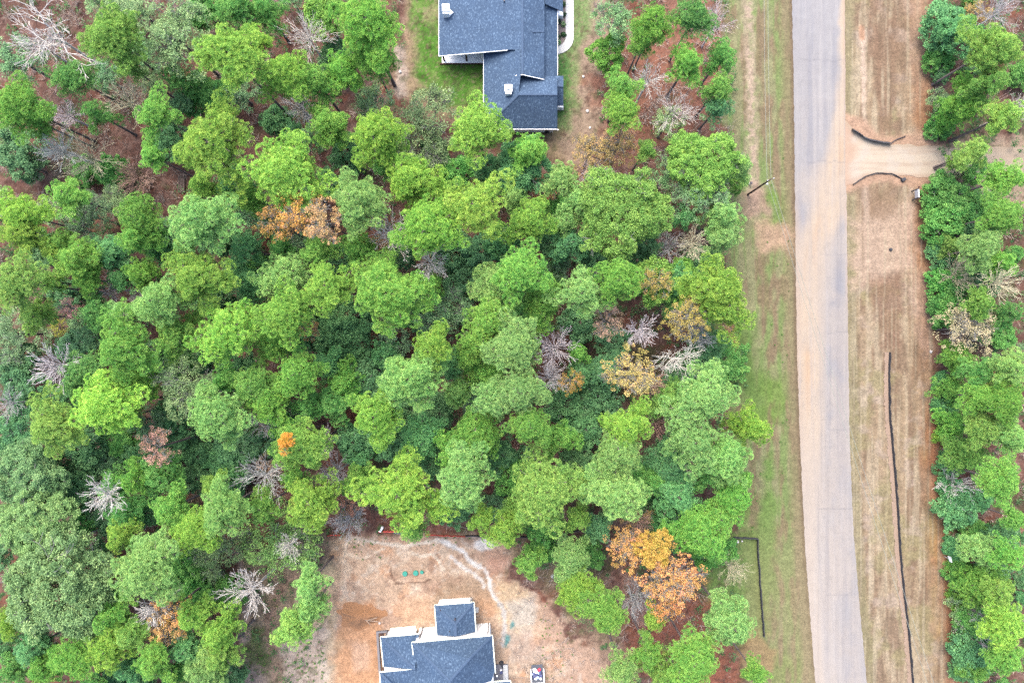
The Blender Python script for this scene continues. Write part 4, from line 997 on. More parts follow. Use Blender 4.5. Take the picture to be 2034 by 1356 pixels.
# back patio with posts under the rear slope
mb = MB().prism([P(878, 126), P(964, 126), P(964, 80), P(878, 80)], -.05, .12); mb.build("patio_slab", M_WHITE, H1)
mb = MB().prism([P(874, 128.5), P(962, 128.5), P(962, 126.2), P(874, 126.2)], -.05, .1); mb.build("brick_edging", M_BRICK, H1)
for x in (880.5, 926, 958):
    MB().box(P(x, 113, 1.45), (.22, .22, 2.75)).build("patio_post", M_BRICK if x < 940 else M_WHITE, H1)
# chimneys
for x, y, hb in ((886, 20, 3.2), (1010, 179, 4.3)):
    c = P(x, y, hb+1.0)
    ch = MB().box((c.x, c.y, hb+.35), (.85, 1.25, 1.9)).build("chimney", M_WHITE, H1, bevel=.02)
    MB().box((c.x, c.y+.1, hb+1.42), (1.0, .95, .14)).box((c.x, c.y+.1, hb+1.62), (.5, .5, .26)).build("chimney_cap", M_WHITE, ch)
    MB().prism([(c.x+.43, c.y-.55), (c.x+.95, c.y-.1), (c.x+.43, c.y+.35)], hb-.3, hb+.55).build("cricket", M_WHITE, ch)
p = P(1001.5, 5, 5.0); MB().cyl(p, p+Vector((0, 0, .55)), .09).build("vent_pipe", M_DARKMETAL, H1)
p = P(1085, 259.5, 1.2); MB().box(P(1040, 258.2, 2.6), (9.6, .1, .25)).build("gutter", M_SILVER, H1)
MB().box(P(1017, 262, .9), (.1, .1, 1.8)).build("downspout", M_POLE, H1)

# lower house, still being built: slate hip roofs over tall white walls
H2 = empty("new_house", P(885, 1330)); tag(H2, "newly built house with stepped blue-grey hip roofs on bare dirt plot", "house", "houses beside the road")
bpy.context.view_layer.update()
T = 4.0
mb = MB()
mb.slab([P(818.5, 1276, T), P(977.5, 1262, T), P(933, 1307, 6.5), P(893, 1352, 7.6)], .15)
mb.slab([P(977.5, 1262, T), P(983.5, 1336, T), P(933, 1307, 6.5)], .15)
mb.slab([P(933, 1307, 6.5), P(981.5, 1334, 4.1), P(976, 1352, 4.1), P(940, 1362, 5.4), P(893, 1352, 7.6)], .15)
mb.slab([P(818.5, 1276, T), P(893, 1352, 7.6), P(893, 1440, 7.6), P(760, 1450, 3.6), P(754.5, 1335, 3.6), P(824, 1328, T)], .15)
mb.slab([P(893, 1352, 7.6), P(940, 1362, 5.4), P(950, 1440, 5.2), P(893, 1440, 7.6)], .15)
mb.build("main_roof", M_SHINGLE, H2)
mb = MB(); mb.slab([P(863.5, 1202, E), P(941, 1196, E), P(904.5, 1239, 4.35)], .15); mb.slab([P(863.5, 1202, E), P(904.5, 1239, 4.35), P(905, 1263.5, 4.35), P(868, 1260.8, E)], .15)
mb.slab([P(941, 1196, E), P(945, 1254, E), P(905, 1263.5, 4.35), P(904.5, 1239, 4.35)], .15); mb.build("porch_roof", M_SHINGLE, H2)
mb = MB(); mb.slab([P(756, 1265.5, E), P(834, 1259, E), P(832, 1262, E+.15), P(824, 1329, 4.7)], .15); mb.slab([P(756, 1265.5, E), P(824, 1329, 4.7), P(762, 1323.5, E)], .15)
mb.build("wing_roof", M_SHINGLE, H2)
mb = MB(); mb.slab([P(950, 1356, 3.2), P(1013.5, 1352, 3.2), P(1016, 1400, 4.6), P(950, 1400, 4.6)], .15); mb.build("entry_roof", M_SHINGLE, H2)
mb = MB()
for a, b in (((863.5, 1202, E), (904.5, 1239, 4.36)), ((941, 1196, E), (904.5, 1239, 4.36)), ((904.5, 1239, 4.36), (905, 1263, 4.36)), ((818.5, 1276, T), (893, 1352, 7.6)), ((977.5, 1262, T), (933, 1307, 6.5)), ((933, 1307, 6.5), (893, 1352, 7.6)),
             ((756, 1265.5, E), (824, 1329, 4.7)), ((893, 1352, 7.6), (893, 1440, 7.6)), ((754.5, 1335, 3.6), (790, 1372, 5.2))): ridge_cap(mb, P(*a), P(*b), .17)
mb.build("ridge_cap", M_RIDGE, H2)
mb = MB()
for a, b in (((863, 1201.3, E), (941.5, 1195.3, E)), ((863, 1201.3, E), (867.5, 1261, E)), ((941.6, 1195.3, E), (945.6, 1254.3, E)), ((818, 1275.2, T), (978, 1261.2, T)), ((818, 1275.2, T), (823.4, 1327.3, T)), ((978.2, 1261.2, T), (984.2, 1336, T)),
             ((754, 1334.2, 3.6), (823.4, 1327.3, 3.98)), ((754, 1334.2, 3.6), (759.5, 1450, 3.6)), ((755.4, 1264.7, E), (832, 1258.2, E)), ((755.4, 1264.7, E), (761.4, 1323.6, E)), ((949, 1355.2, 3.2), (1014.3, 1351.2, 3.2)), ((1014.3, 1351.2, 3.2), (1016.6, 1400, 4.6))):
    fascia(mb, P(*a), P(*b), .12)
mb.build("cream_fascia", M_CREAM, H2)
mb = MB()
mb.prism([P(834, 1246.5), P(973.5, 1236.5), P(981, 1320), P(981, 1440), P(765, 1440), P(765, 1334), P(828, 1330)], -.1, 3.85)
mb.prism([P(873, 1190.5), P(937.5, 1186), P(940, 1240), P(876, 1246)], -.1, 2.86)
mb.prism([P(769, 1252.5), P(828, 1248.2), P(828, 1310), P(771, 1314)], -.1, 2.86)
mb.build("wall", M_WHITE, H2)
for a, z in (((970.5, 1237.2), 3.8), ((840.5, 1245.4), 3.8), ((936, 1186.2), 2.8), ((771, 1251.6), 2.8)):
    q = P(*a)+Vector((0, .06, 0)); MB().box((q.x, q.y, z/2), (.1, .12, z)).build("downspout", M_DARKMETAL, H2)
mb = MB().prism([P(748, 1252), P(770, 1250.3), P(770, 1253.6), P(752.5, 1255), P(757.5, 1334), P(753, 1334)], -.05, .35); mb.build("foundation_kerb", M_GREYCONC, H2)
mb = MB().prism([P(755, 1257), P(762, 1257), P(766, 1332), P(760, 1334)], -.05, .06); mb.build("shaded_trench", M_BRICK, H2)  # dark soil trench, shade under the overhang put into its brown colour
mb = MB().prism([P(776, 1252), P(826, 1248.2), P(826, 1242), P(776, 1246.5)], -.05, .1); mb.build("step_slab", M_CREAM, H2)
mb = MB().prism([P(982, 1318.5), P(1009, 1317.5), P(1011, 1362), P(960, 1362), P(976, 1338)], -.05, .16); mb.build("porch_slab", M_GREYCONC, H2)  # grey concrete paints the shaded part of the slab
mb = MB().prism([P(999, 1319.2), P(1008, 1318.8), P(1010, 1352), P(1000, 1352)], .1, .175); mb.build("porch_slab_lit", M_CONC, H2)  # thin paler plate paints the lit part of the same slab
for x, y, h in ((875, 1210, 3.3), (904, 1228, 4.0), (893, 1252, 3.9)):
    p = P(x, y, h); MB().cyl(p-Vector((0, 0, .2)), p+Vector((0, 0, .4)), .11 if x == 904 else .06).build("vent_pipe", M_DARKMETAL, H2)
mb = MB().cyl(P(987, 1342, .17), P(987, 1342, .9), .16, .1); o = mb.build("porch_lamp", M_SILVER); tag(o, "small round metal lamp standing on the porch of the new house", "lamp")
mb = MB().slab([P(941, 1205, .12), P(951, 1206, .12), P(950, 1216, .12), P(942, 1217, .12)], .12); o = mb.build("condenser_pad", M_CONC); tag(o, "square pale concrete pad against the right wall of the small roof block", "concrete pad")

# curved walk, planting bed and machines beside the upper house
def strip(pts, w):
    out = []; n = len(pts)
    L, R = [], []
    for i in range(n):
        a = Vector(pts[max(0, i-1)]); b = Vector(pts[min(n-1, i+1)]); d = (b-a).normalized(); s = Vector((-d.y, d.x))*w
        L.append((pts[i][0]+s.x, pts[i][1]+s.y)); R.append((pts[i][0]-s.x, pts[i][1]-s.y))
    return L, R
cl = [(1131.5, -130), (1131.5, 72)]+[(1105+26.5*math.cos(a), 74+26*math.sin(a)) for a in np.linspace(0.1, math.pi/2, 12)]
L, R = strip(cl, 8.0); mb = MB()
for i in range(len(cl)-1): mb.prism([P(*L[i]), P(*L[i+1]), P(*R[i+1]), P(*R[i])], -.04, .07)
o = mb.build("footpath", M_CONC); tag(o, kind="structure")
mb = MB().prism([P(1104, -130), P(1123.2, -130), P(1123.2, 74), P(1119, 86), P(1111, 91), P(1104, 92)], -.04, .035); o = mb.build("planting_bed", M_MULCH); tag(o, kind="structure")
def bush(px, py, rm, col, lab, name="garden_shrub", h=None):
    g = Geo(); r = np.random.default_rng(int(px*3+py)); n = 160
    u = unit(r.normal(0, 1, (n, 3))); u[:, 2] = np.abs(u[:, 2])
    leaf_quads(g, u*np.array([rm, rm, h or rm*1.2])*r.uniform(.4, 1, (n, 1)), r, .2, .6, np.clip(r.normal(.5, .2, n), 0, 1))
    b = P(px, py); o = link(name, g.mesh(name, [M_BROAD]), None, (b.x, b.y, .03)); o.color = (*leafcol(*col), 1)
    tag(o, lab, "shrub", "shrubs in the gravel bed")
for i, (x, y, c, w) in enumerate(((1119, 10, (92, 120, 84), "dark shrub in the gravel bed beside the top end of the walk"), (1119.5, 30, (78, 104, 78), "dark shrub beside the white condenser box, in the gravel bed"),
                      (1109, 44, (76, 100, 80), "dark shrub against the house wall below the condenser box"), (1119, 50, (150, 178, 130), "pale sparse shrub halfway along the inner edge of the walk"),
                      (1119.5, 70, (84, 116, 80), "dark shrub at the inner edge where the walk starts to curve"), (1109, 75, (80, 108, 80), "dark shrub against the wall opposite the curve of the walk"), (1109, 86, (140, 184, 130), "light green shrub in the tip of the gravel bed"))):
    bush(x, y, .42, c, w)
def condenser(px, py, lab, s=.8):
    p = P(px, py); o = empty("air_conditioner", p); bpy.context.view_layer.update()
    MB().box((p.x, p.y, .42), (s, s*.9, .78)).build("housing", M_WHITE, o, bevel=.04)
    MB().cyl((p.x, p.y, .81), (p.x, p.y, .84), s*.33, n=20).build("fan_grille", M_SILVER, o)
    MB().box((p.x, p.y, .02), (s*1.2, s*1.2, .06)).build("base_pad", M_CONC, o)
    tag(o, lab, "air conditioner", "air conditioners beside the upper house")
condenser(1112, 32, "white condenser box in the gravel bed under the entry roof"); condenser(1112.5, 212.5, "white condenser box at the lower end of the side bay")
p = P(1086.5, 262, 0); o = empty("black_barrel", p); bpy.context.view_layer.update(); MB().cyl(p, p+Vector((0, 0, .85)), .3, n=18).build("drum", M_BLACK, o); MB().cyl(p+Vector((0, 0, .86)), p+Vector((0, 0, .9)), .24, n=18).build("lid", M_DARKMETAL, o)
tag(o, "black barrel at the lower right wall of the upper house", "barrel")

# ---------------------------------------------------------------- utility pole and lines
base = P(1485.5, 386.5); topx = P(1530.5, 356.5, 8.6)
pole = empty("utility_pole", (base.x, base.y, 0)); bpy.context.view_layer.update()
tag(pole, "brown timber utility pole leaning over the verge with pale wires at its top", "utility pole")
tp = Vector((base.x+(topx.x-base.x)*.98, base.y+(topx.y-base.y)*.98, 8.6)); 
MB().cyl((base.x, base.y, -.3), (topx.x, topx.y, 8.6), .14, .1, 12).build("shaft", M_POLE, pole)
MB().box((topx.x, topx.y, 8.5), (1.0, .1, .12), math.radians(20)).build("crossarm", M_WOOD, pole)
for s in (-.42, .42):
    q = Vector((topx.x+s*math.cos(.35), topx.y+s*math.sin(.35), 8.56)); MB().cyl(q, q+Vector((0, 0, .2)), .06, .04, 10).build("insulator", M_WHITE, pole)
q = Vector((topx.x-.3, topx.y-.5, 8.0)); MB().cyl(q, q+Vector((0, 0, .35)), .09, n=10).build("cutout_switch", M_WHITE, pole)
def wire(a, b, lab, sag=.4, r=.022):
    a, b = Vector(a), Vector(b); pts = []
    for t in np.linspace(0, 1, 25):
        p = a.lerp(b, float(t)); p.z -= sag*4*t*(1-t); pts.append(p)
    g = Geo(); g.tubes([[*p, *q, r, r] for p, q in zip(pts[:-1], pts[1:])], 5)
    o = link("power_line", g.mesh("power_line", [M_WIRE])); tag(o, lab, "power line", "wires strung from the utility pole")
wire(P(1518, -160, 8.6), P(1523.8, 356.5, 8.6), "thin pale wire running up from the pole, the one nearer the wood")
wire(P(1525.5, -160, 8.6), P(1531.5, 355, 8.6), "thin pale wire running up from the pole, the one nearer the road")
wire(P(1525, 362, 8.4), P(1900, 1530, 8.6), "thin pale wire crossing the road down from the pole, the lower left one", .6)
wire(P(1532, 357, 8.6), P(1914, 1530, 8.6), "thin pale wire crossing the road down from the pole, the upper right one", .6)
p = P(1489, 365.5); o = empty("utility_pedestal", p); bpy.context.view_layer.update(); MB().cyl(p, p+Vector((0, 0, .7)), .17, .15, 12).build("post_body", M_SILVER, o); MB().cyl(p+Vector((0, 0, .7)), p+Vector((0, 0, .82)), .2, .13, 12).build("post_cap", M_DARKMETAL, o)
tag(o, "short grey utility pedestal on the verge beside the timber pole", "pedestal")

# ---------------------------------------------------------------- silt fences
def silt_fence(pts, lab, mat=M_BLACK, h=.7, step=2.2, name="silt_fence", name2="fabric", lean=(0, 0), bank=None, thick=.05):
    W_ = [P(*p) for p in pts]; o = empty(name, W_[0]); bpy.context.view_layer.update(); tag(o, lab, "silt fence", "silt fences round the plots")
    fine = []
    for a, b in zip(W_[:-1], W_[1:]):
        n = max(2, int((b-a).length/.5))
        for k in range(n): fine.append(a.lerp(b, k/n))
    fine.append(W_[-1]); r = random.Random(len(fine)); mb = MB(); hs = [h*r.uniform(.85, 1.1) for _ in fine]
    off = [Vector((r.uniform(-.05, .05), r.uniform(-.05, .05), 0)) for _ in fine]
    for i in range(len(fine)-1):
        a, b = fine[i]+off[i], fine[i+1]+off[i+1]; d = (b-a).normalized(); s = Vector((-d.y, d.x, 0))*thick; lv = Vector((*lean, 0))
        i0 = len(mb.v); A1, B1 = a+lv*hs[i]+Vector((0, 0, hs[i])), b+lv*hs[i+1]+Vector((0, 0, hs[i+1]))
        mb.v += [tuple(v) for v in (a-s, b-s, B1-s*.6, A1-s*.6, a+s, b+s, B1+s*.6, A1+s*.6)]
        for q in ((0, 1, 2, 3), (5, 4, 7, 6), (3, 2, 6, 7)): mb.f.append([i0+k for k in q])
    mb.build(name2, mat, o)
    acc = 0
    for i in range(len(fine)-1):
        if i % max(1, int(step/.5)) == 0:
            a = fine[i]; MB().box((a.x+lean[0]*.4, a.y+lean[1]*.4-.06, h*.55), (.06, .06, h*1.15)).build("stake", M_WOOD, o)
    if bank:
        b = MB(); 
        for i in range(len(fine)-1):
            a, c = fine[i], fine[i+1]; sx = bank
            w0, w1 = r.uniform(.4, .7), r.uniform(.4, .7)
            b.poly([(a.x-.04, a.y, .16), (c.x-.04, c.y, .16), (c.x-w1, c.y, .01), (a.x-w0, a.y, .01)])
        b.build("soil_bank", M_DIRTBANK, o)
    return o
silt_fence([(1765, 699), (1763.5, 740), (1764.5, 820), (1769, 870), (1776, 950), (1780.5, 1010), (1785, 1090), (1792, 1165), (1796, 1200), (1802, 1250), (1811, 1356), (1822, 1480)], "very long black silt fence along the grass verge beyond the road", h=.7, bank=1, step=3, thick=.03)
silt_fence([(1456, 1066), (1503, 1067.5), (1508, 1150), (1516, 1262)], "black silt fence bent at a right angle on the lawn beside the road", h=.6, thick=.06)
silt_fence([(1692, 256), (1698, 258), (1715, 272), (1730, 277), (1768, 284)], "thick black silt fence along the upper edge of the dirt driveway", h=.75, lean=(-.15, -.5), thick=.06)
silt_fence([(1770, 283.5), (1782, 277), (1798, 271)], "thin grey strip of fence trailing from the driveway's upper silt fence", mat=M_DARKMETAL, h=.25)
silt_fence([(1694, 367), (1717, 351), (1737, 344.5), (1769, 344.5), (1793, 357)], "thin black silt fence curving along the lower edge of the dirt driveway", h=.28)
p = P(1793, 357.5); o = MB().box((p.x, p.y, .2), (.6, .45, .4), .5).build("bundled_fabric", M_BLACK, bevel=.08); tag(o, "bunched black fabric at the end of the lower driveway silt fence", "fabric bundle")
silt_fence([(1000, 1064), (1095, 1065), (1112, 1060), (1152, 1051)], "black silt fence bulging out below the trees right of the plot", h=.7, thick=.06)
silt_fence([(1232, 1058), (1252, 1065), (1262, 1063), (1318, 1057)], "short black silt fence behind the orange tree", h=.6)
silt_fence([(925, 1062.5), (1000, 1064)], "short black silt fence joining the red netting at the plot's upper edge", h=.6)
silt_fence([(846, 1061), (926, 1064)], "stretched red netting fence along the plot's upper edge, the brightest one", M_REDNET, .5, name="netting_fence", name2="netting", thick=.03)
silt_fence([(752, 1055), (800, 1054.5)], "red netting fence fallen over a purple-grey sheet", M_REDNET, .3, name="netting_fence", name2="netting", thick=.12)
silt_fence([(650, 1063), (680, 1062.5)], "short low red netting at the plot's upper left corner", M_REDNET, .2, name="netting_fence", name2="netting", thick=.06)
silt_fence([(645, 1098), (630, 1117), (612, 1143), (604, 1150)], "thin black silt fence slanting along the plot's left edge", h=.35)
mb = MB().slab([P(779, 1056, .06), P(800, 1057, .08), P(802, 1061, .05), P(783, 1060, .06)], .05); o = mb.build("grey_sheet", M_BED); tag(o, "purple-grey sheet lying on dirt in front of the red netting", "sheet")
# old wooden fence deep in the wood
a = P(440, 403); 
def rail_fence(pts, lab):
    W_ = [P(*p) for p in pts]; o = empty("wooden_fence", W_[0]); bpy.context.view_layer.update(); tag(o, lab, "fence", "old fences in the wood")
    for a, b in zip(W_[:-1], W_[1:]):
        d = b-a; n = max(1, int(d.length/2.4)); rz = math.atan2(d.y, d.x)
        m = (a+b)/2
        MB().box((m.x, m.y, 1.15), (d.length, .16, .1), rz).build("top_rail", M_WOOD, o)
        MB().box((m.x, m.y, .62), (d.length, .03, .9), rz).build("board_panel", M_WOOD, o)
        for k in range(n+1):
            q = a.lerp(b, k/n); MB().box((q.x, q.y, .6), (.12, .12, 1.25), rz).build("post", M_WOOD, o)
rail_fence([(425, 406), (530, 403.5)], "weathered grey board fence glimpsed below the bluish pine")
rail_fence([(845, 397), (905, 398), (1015, 394)], "weathered grey fence line between the pines below the upper house")
p = P(362, 367); o = empty("wooden_footbridge", p); bpy.context.view_layer.update(); tag(o, "narrow plank footbridge below the big bright pine on brown ground", "footbridge")
for k in range(4): MB().box((p.x-.36+.24*k, p.y, .3), (.18, 2.4, .06)).build("plank", M_WOOD, o)
MB().box((p.x, p.y-1, .18), (1.0, .14, .16)).box((p.x, p.y+1, .18), (1.0, .14, .16)).build("bearer", M_WOOD, o)

# ---------------------------------------------------------------- things on the building plot
for x, y, r, lab in ((804.5, 1138.5, .36, "round green septic lid, leftmost of the three"), (826, 1137, .38, "round green septic lid with dark hub, middle of three"), (838, 1135.5, .26, "smallest green septic lid, right of the other two")):
    p = P(x, y); o = empty("septic_lid", p); bpy.context.view_layer.update()
    MB().cyl(p-Vector((0, 0, .1)), p+Vector((0, 0, .14)), r, n=24).build("riser", M_TEAL, o); MB().cyl(p+Vector((0, 0, .145)), p+Vector((0, 0, .2)), r*.86, r*.8, n=24).cyl(p+Vector((0, 0, .2)), p+Vector((0, 0, .23)), r*.25, n=12).build("cover", M_TEAL, o)
    tag(o, lab, "septic lid", "green septic lids in the dirt")
# heap of orange soil
def mound(px, py, rx, ry, hh, lab, mat):
    c = P(px, py); u = np.linspace(0, 1, 26); a = np.linspace(0, 2*np.pi, 61); U, Aa = np.meshgrid(u, a, indexing='ij')
    lobe = 1+.14*np.sin(3*Aa+1)+.08*np.sin(7*Aa)+.05*np.sin(11*Aa+2)
    X = c.x+U*rx*lobe*np.cos(Aa); Y = c.y+U*ry*lobe*np.sin(Aa)
    Z = hh*(np.cos(np.pi*U)*.5+.5)**1.1+(vnoise(X*40, Y*40, 26, seed=61, octaves=3)-.5)*.35*(1-U)*U*4-.05
    g = Geo(); g.grid(np.stack([X-c.x, Y-c.y, Z], -1)); o = link("dirt_mound", g.mesh("dirt_mound", [mat], smooth=True), None, (c.x, c.y, 0)); tag(o, lab, "dirt mound")
mound(716, 1222, 3.3, 1.9, .9, "low heap of orange soil beside the new house", M_MOUND)
def plank(a, b, w, lab, name="lumber_board", mat=M_LUMBER, z=.2):
    a, b = P(*a, z), P(*b, z); d = b-a; m = (a+b)/2; o = MB().box((m.x, m.y, z), (d.length, w, .06), math.atan2(d.y, d.x)).build(name, mat); tag(o, lab, "board", "loose lumber on the dirt")
plank((727, 1232), (749, 1226), .1, "pale board on the orange mound, upper one of the crossed pair", z=.62); plank((728, 1231), (761, 1235), .1, "pale board on the orange mound, the longest one", z=.5)
plank((724, 1228), (736, 1240), .08, "short thin pale stick at the left tip of the crossed boards", z=.66); plank((1012, 1344), (1042, 1344), .09, "pale board lying between the porch and the pickup")
for x, y, s, lab in ((754, 1237, .3, "white lump of rubble beside the longest pale board"), (1158.5, 152.5, .32, "bright white rock on bare soil right of the upper house"), (1166.5, 221, .4, "tan rock on red soil, middle of the three right of the house"), (1172, 254, .28, "white rock beside the golden bushes right of the upper house"),
                     (795, 143, .38, "white rock ring on the sandy patch left of the lawn"), (1465, 1075, .36, "white rubble just inside the bend of the black silt fence"), (1474, 1074, .24, "smaller white rubble beside the bend of the black silt fence"), (1064, 1108, .34, "white stone on the grass below the bulging silt fence"), (1098, 1143, .5, "pinkish stump stone at the left edge of the lower thicket"), (1849, 698, .35, "pale stone on orange straw below the cream tree")):
    p = P(x, y); r = np.random.default_rng(int(x)); import bmesh
    bm = bmesh.new(); bmesh.ops.create_icosphere(bm, subdivisions=2, radius=s)
    for v in bm.verts: v.co *= .6*float(r.uniform(.8, 1.15)); v.co.z *= .6
    me = bpy.data.meshes.new("rock"); bm.to_mesh(me); bm.free(); me.materials.append(M_ROCK); o = link("rock", me, None, (p.x, p.y, s*.15)); tag(o, lab, "rock", "pale rocks on the ground")
p = P(758, 1049.5); o = MB().box((p.x, p.y, .25), (.35, .8, .5), -.5).build("white_bucket", M_WHITE, bevel=.05); tag(o, "small white upright panel behind the red netting fence", "panel"); o.name = "white_panel"
# things at the porch
p = P(996, 1315); o = MB().cyl((p.x, p.y, .02), (p.x+.05, p.y-.1, .75), .34, .12, 10).cyl((p.x+.05, p.y-.2, .1), (p.x+.25, p.y-.9, .12), .2, .06, 8).build("rubbish_bag", M_BLACK, smooth=False); tag(o, "black rubbish bag slumped at the corner of the porch slab", "bag")
p = P(995.5, 1332); o = MB().cyl((p.x, p.y, .17), (p.x, p.y, .42), .2, .24, 12).build("paint_bucket", M_NAVY); tag(o, "dark blue bucket standing on the porch slab", "bucket")
p = P(995, 1328); o = MB().cyl((p.x, p.y, .17), (p.x, p.y, .4), .12, .14, 12).build("paint_bucket", M_WHITE); tag(o, "small white bucket beside the dark bucket on the porch", "bucket")

# ---------------------------------------------------------------- pickup, bed full of bagged rubbish
c = P(1068.5, 1356); rz = math.radians(3.5)
tr = empty("pickup_truck", (c.x, c.y, 0), rz); bpy.context.view_layer.update(); tag(tr, "white pickup on dirt, tailgate down and bed full of bagged rubbish", "pickup truck")
R3 = Matrix.Rotation(rz, 3, 'Z'); Q = lambda x, y, z: Vector((c.x, c.y, 0))+R3 @ Vector((x, y, z))
def tb(mb, x, y, z, sx, sy, sz): mb.box(Q(x, y, z), (sx, sy, sz), rz); return mb
# local y: tail at +2.9, nose at -2.9
m = MB(); tb(m, 0, -.2, .72, 1.9, 5.3, .34); m.build("chassis_body", M_STEEL, tr, bevel=.08)
m = MB(); tb(m, -.9, 1.5, 1.02, .14, 1.95, .5); tb(m, .9, 1.5, 1.02, .14, 1.95, .5); tb(m, 0, .5, 1.05, 1.7, .12, .56); m.build("bed_side", M_STEEL, tr, bevel=.03)
m = MB(); tb(m, 0, 1.55, .91, 1.64, 2.0, .05); m.build("bed_floor", M_BED, tr)
m = MB(); tb(m, 0, 2.78, .88, 1.6, .55, .08); m.build("tailgate", M_BED, tr, bevel=.02)
i = MB(); ring0 = [Q(x, y, 1.0) for x, y in ((-.92, .38), (.92, .38), (.92, -1.5), (-.92, -1.5))]; ring1 = [Q(x, y, 1.75) for x, y in ((-.72, .1), (.72, .1), (.72, -1.0), (-.72, -1.0))]
i.v = [tuple(v) for v in ring0+ring1]; i.f = [[0, 1, 5, 4], [1, 2, 6, 5], [2, 3, 7, 6], [3, 0, 4, 7], [4, 5, 6, 7]]; i.build("cab", M_STEEL, tr, bevel=.05)
m = MB(); m.poly([Q(-.74, .36, 1.14), Q(.74, .36, 1.14), Q(.64, .15, 1.68), Q(-.64, .15, 1.68)]); m.build("rear_window", M_GLASS, tr)
m = MB(); m.poly([Q(-.74, -1.46, 1.06), Q(.74, -1.46, 1.06), Q(.66, -1.06, 1.7), Q(-.66, -1.06, 1.7)]); m.build("windscreen", M_GLASS, tr)
m = MB(); tb(m, 0, -2.15, 1.0, 1.8, 1.3, .28); m.build("bonnet", M_STEEL, tr, bevel=.08)
for x in (-.86, .86):
    for y in (1.55, -1.95): MB().cyl(Q(x-.12, y, .38), Q(x+.12, y, .38), .38, n=20).build("wheel", M_TYRE, tr)
    MB().box(Q(x*1.22, -.95, 1.2), (.22, .14, .18), rz).build("wing_mirror", M_STEEL, tr, bevel=.03)
rr2 = random.Random(5); k = 0
def lump(px, py, z, s, mat, lab, name):
    r = np.random.default_rng(int(px*7+py*3)); bm = bmesh.new(); bmesh.ops.create_icosphere(bm, subdivisions=2, radius=s)
    for v in bm.verts: v.co *= float(r.uniform(.78, 1.15)); v.co.z *= .75
    me = bpy.data.meshes.new(name); bm.to_mesh(me); bm.free(); me.materials.append(mat); p = P(px, py, z); o = link(name, me, None, p); tag(o, lab, "bag", "rubbish heaped in the pickup bed")
for px, py, s, mat, lab, nm in ((1062, 1330, .3, M_WHITE, "white sack at the tailgate end of the pickup bed", "sack"), (1065, 1333, .24, M_WHITE, "white sack just below the topmost sack in the pickup bed", "sack"), (1071, 1329, .22, M_RED, "red container among the rubbish in the pickup bed", "container"),
                               (1061, 1336, .26, M_NAVY, "navy bag against the left side of the pickup bed, upper one", "rubbish_bag"), (1073, 1334, .24, M_NAVY, "navy bag below the red container", "rubbish_bag"), (1066, 1339, .25, M_NAVY, "navy bag in the middle of the pickup bed", "rubbish_bag"),
                               (1061, 1343, .28, M_NAVY, "navy bag against the left side of the bed, nearest the cab", "rubbish_bag"), (1074, 1341, .28, M_NAVY, "navy bag against the right side of the bed, nearest the cab", "rubbish_bag"), (1068, 1345, .26, M_TARP, "pale blue bag at the cab end of the pickup bed", "rubbish_bag"),
                               (1070, 1336, .2, M_TARP, "pale blue bag between the navy bags", "rubbish_bag"), (1064, 1347, .18, M_WHITE, "small white bag beside the cab window", "rubbish_bag"), (1074, 1347, .18, M_WHITE, "small white bag at the right front of the pickup bed", "rubbish_bag"), (1058, 1338, .16, M_TARP, "small pale bag wedged at the bed's left side", "rubbish_bag")):
    lump(px, py, 1.1, s, mat, lab, nm)

# ---------------------------------------------------------------- signs and oddments by the road
b0, b1 = P(1811, 380), P(1812, 397)
sg = empty("sign_board", b0); bpy.context.view_layer.update(); tag(sg, "small grey-white board on two black posts below the dirt driveway", "sign")
for b in (b0, b1): MB().box((b.x, b.y, .8), (.14, .12, 1.65)).build("post", M_BLACK, sg)
d = b1-b0; m_ = (b0+b1)/2; rzs = math.atan2(d.y, d.x)
MB().box((m_.x, m_.y, 1.1), (d.length*.9, .06, .75), rzs).build("board", M_SIGN, sg); MB().box((m_.x+.02, m_.y, 1.56), (d.length, .16, .06), rzs).build("cap_rail", M_SILVER, sg); MB().box((b0.x+.1, b0.y+.25, 1.55), (.26, .24, .16), .4).build("box_on_post", M_BRICK, sg, bevel=.03)
p = P(1876.5, 1104.5); s2 = empty("yard_sign", p); bpy.context.view_layer.update(); tag(s2, "small white sign on thin post under the pines beside orange straw", "sign")
MB().box((p.x, p.y, .7), (.06, .06, 1.5)).build("post", M_SILVER, s2); MB().box((p.x-.04, p.y, 1.25), (.06, .8, .6), .25).build("board", M_WHITE, s2)
p = P(1769, 495.5); o = MB().cyl((p.x, p.y, -.05), (p.x, p.y, .18), .24, .2, 14).cyl((p.x, p.y, .18), (p.x, p.y, .24), .1, n=10).build("valve_cover", M_BLACK); tag(o, "small dark round valve cover on the bare pink soil of the verge", "valve cover")
p = P(1953, 393); mb = MB().slab([P(1944, 392, .5), P(1951, 388, .8), P(1961, 392, .55), P(1958, 397, .3), P(1947, 398, .35)], .05); o = mb.build("blue_tarp", M_TARP); tag(o, "pale blue tarp crumpled in the undergrowth right of the fallen branch", "tarp")
p = P(1922, 65.5, 0); o = empty("yellow_bucket", p); bpy.context.view_layer.update(); MB().cyl(p, p+Vector((0, 0, .5)), .22, .26, 14).build("pail", M_YELLOW, o); tag(o, "yellow bucket in the bushes at the top right wood edge", "bucket")
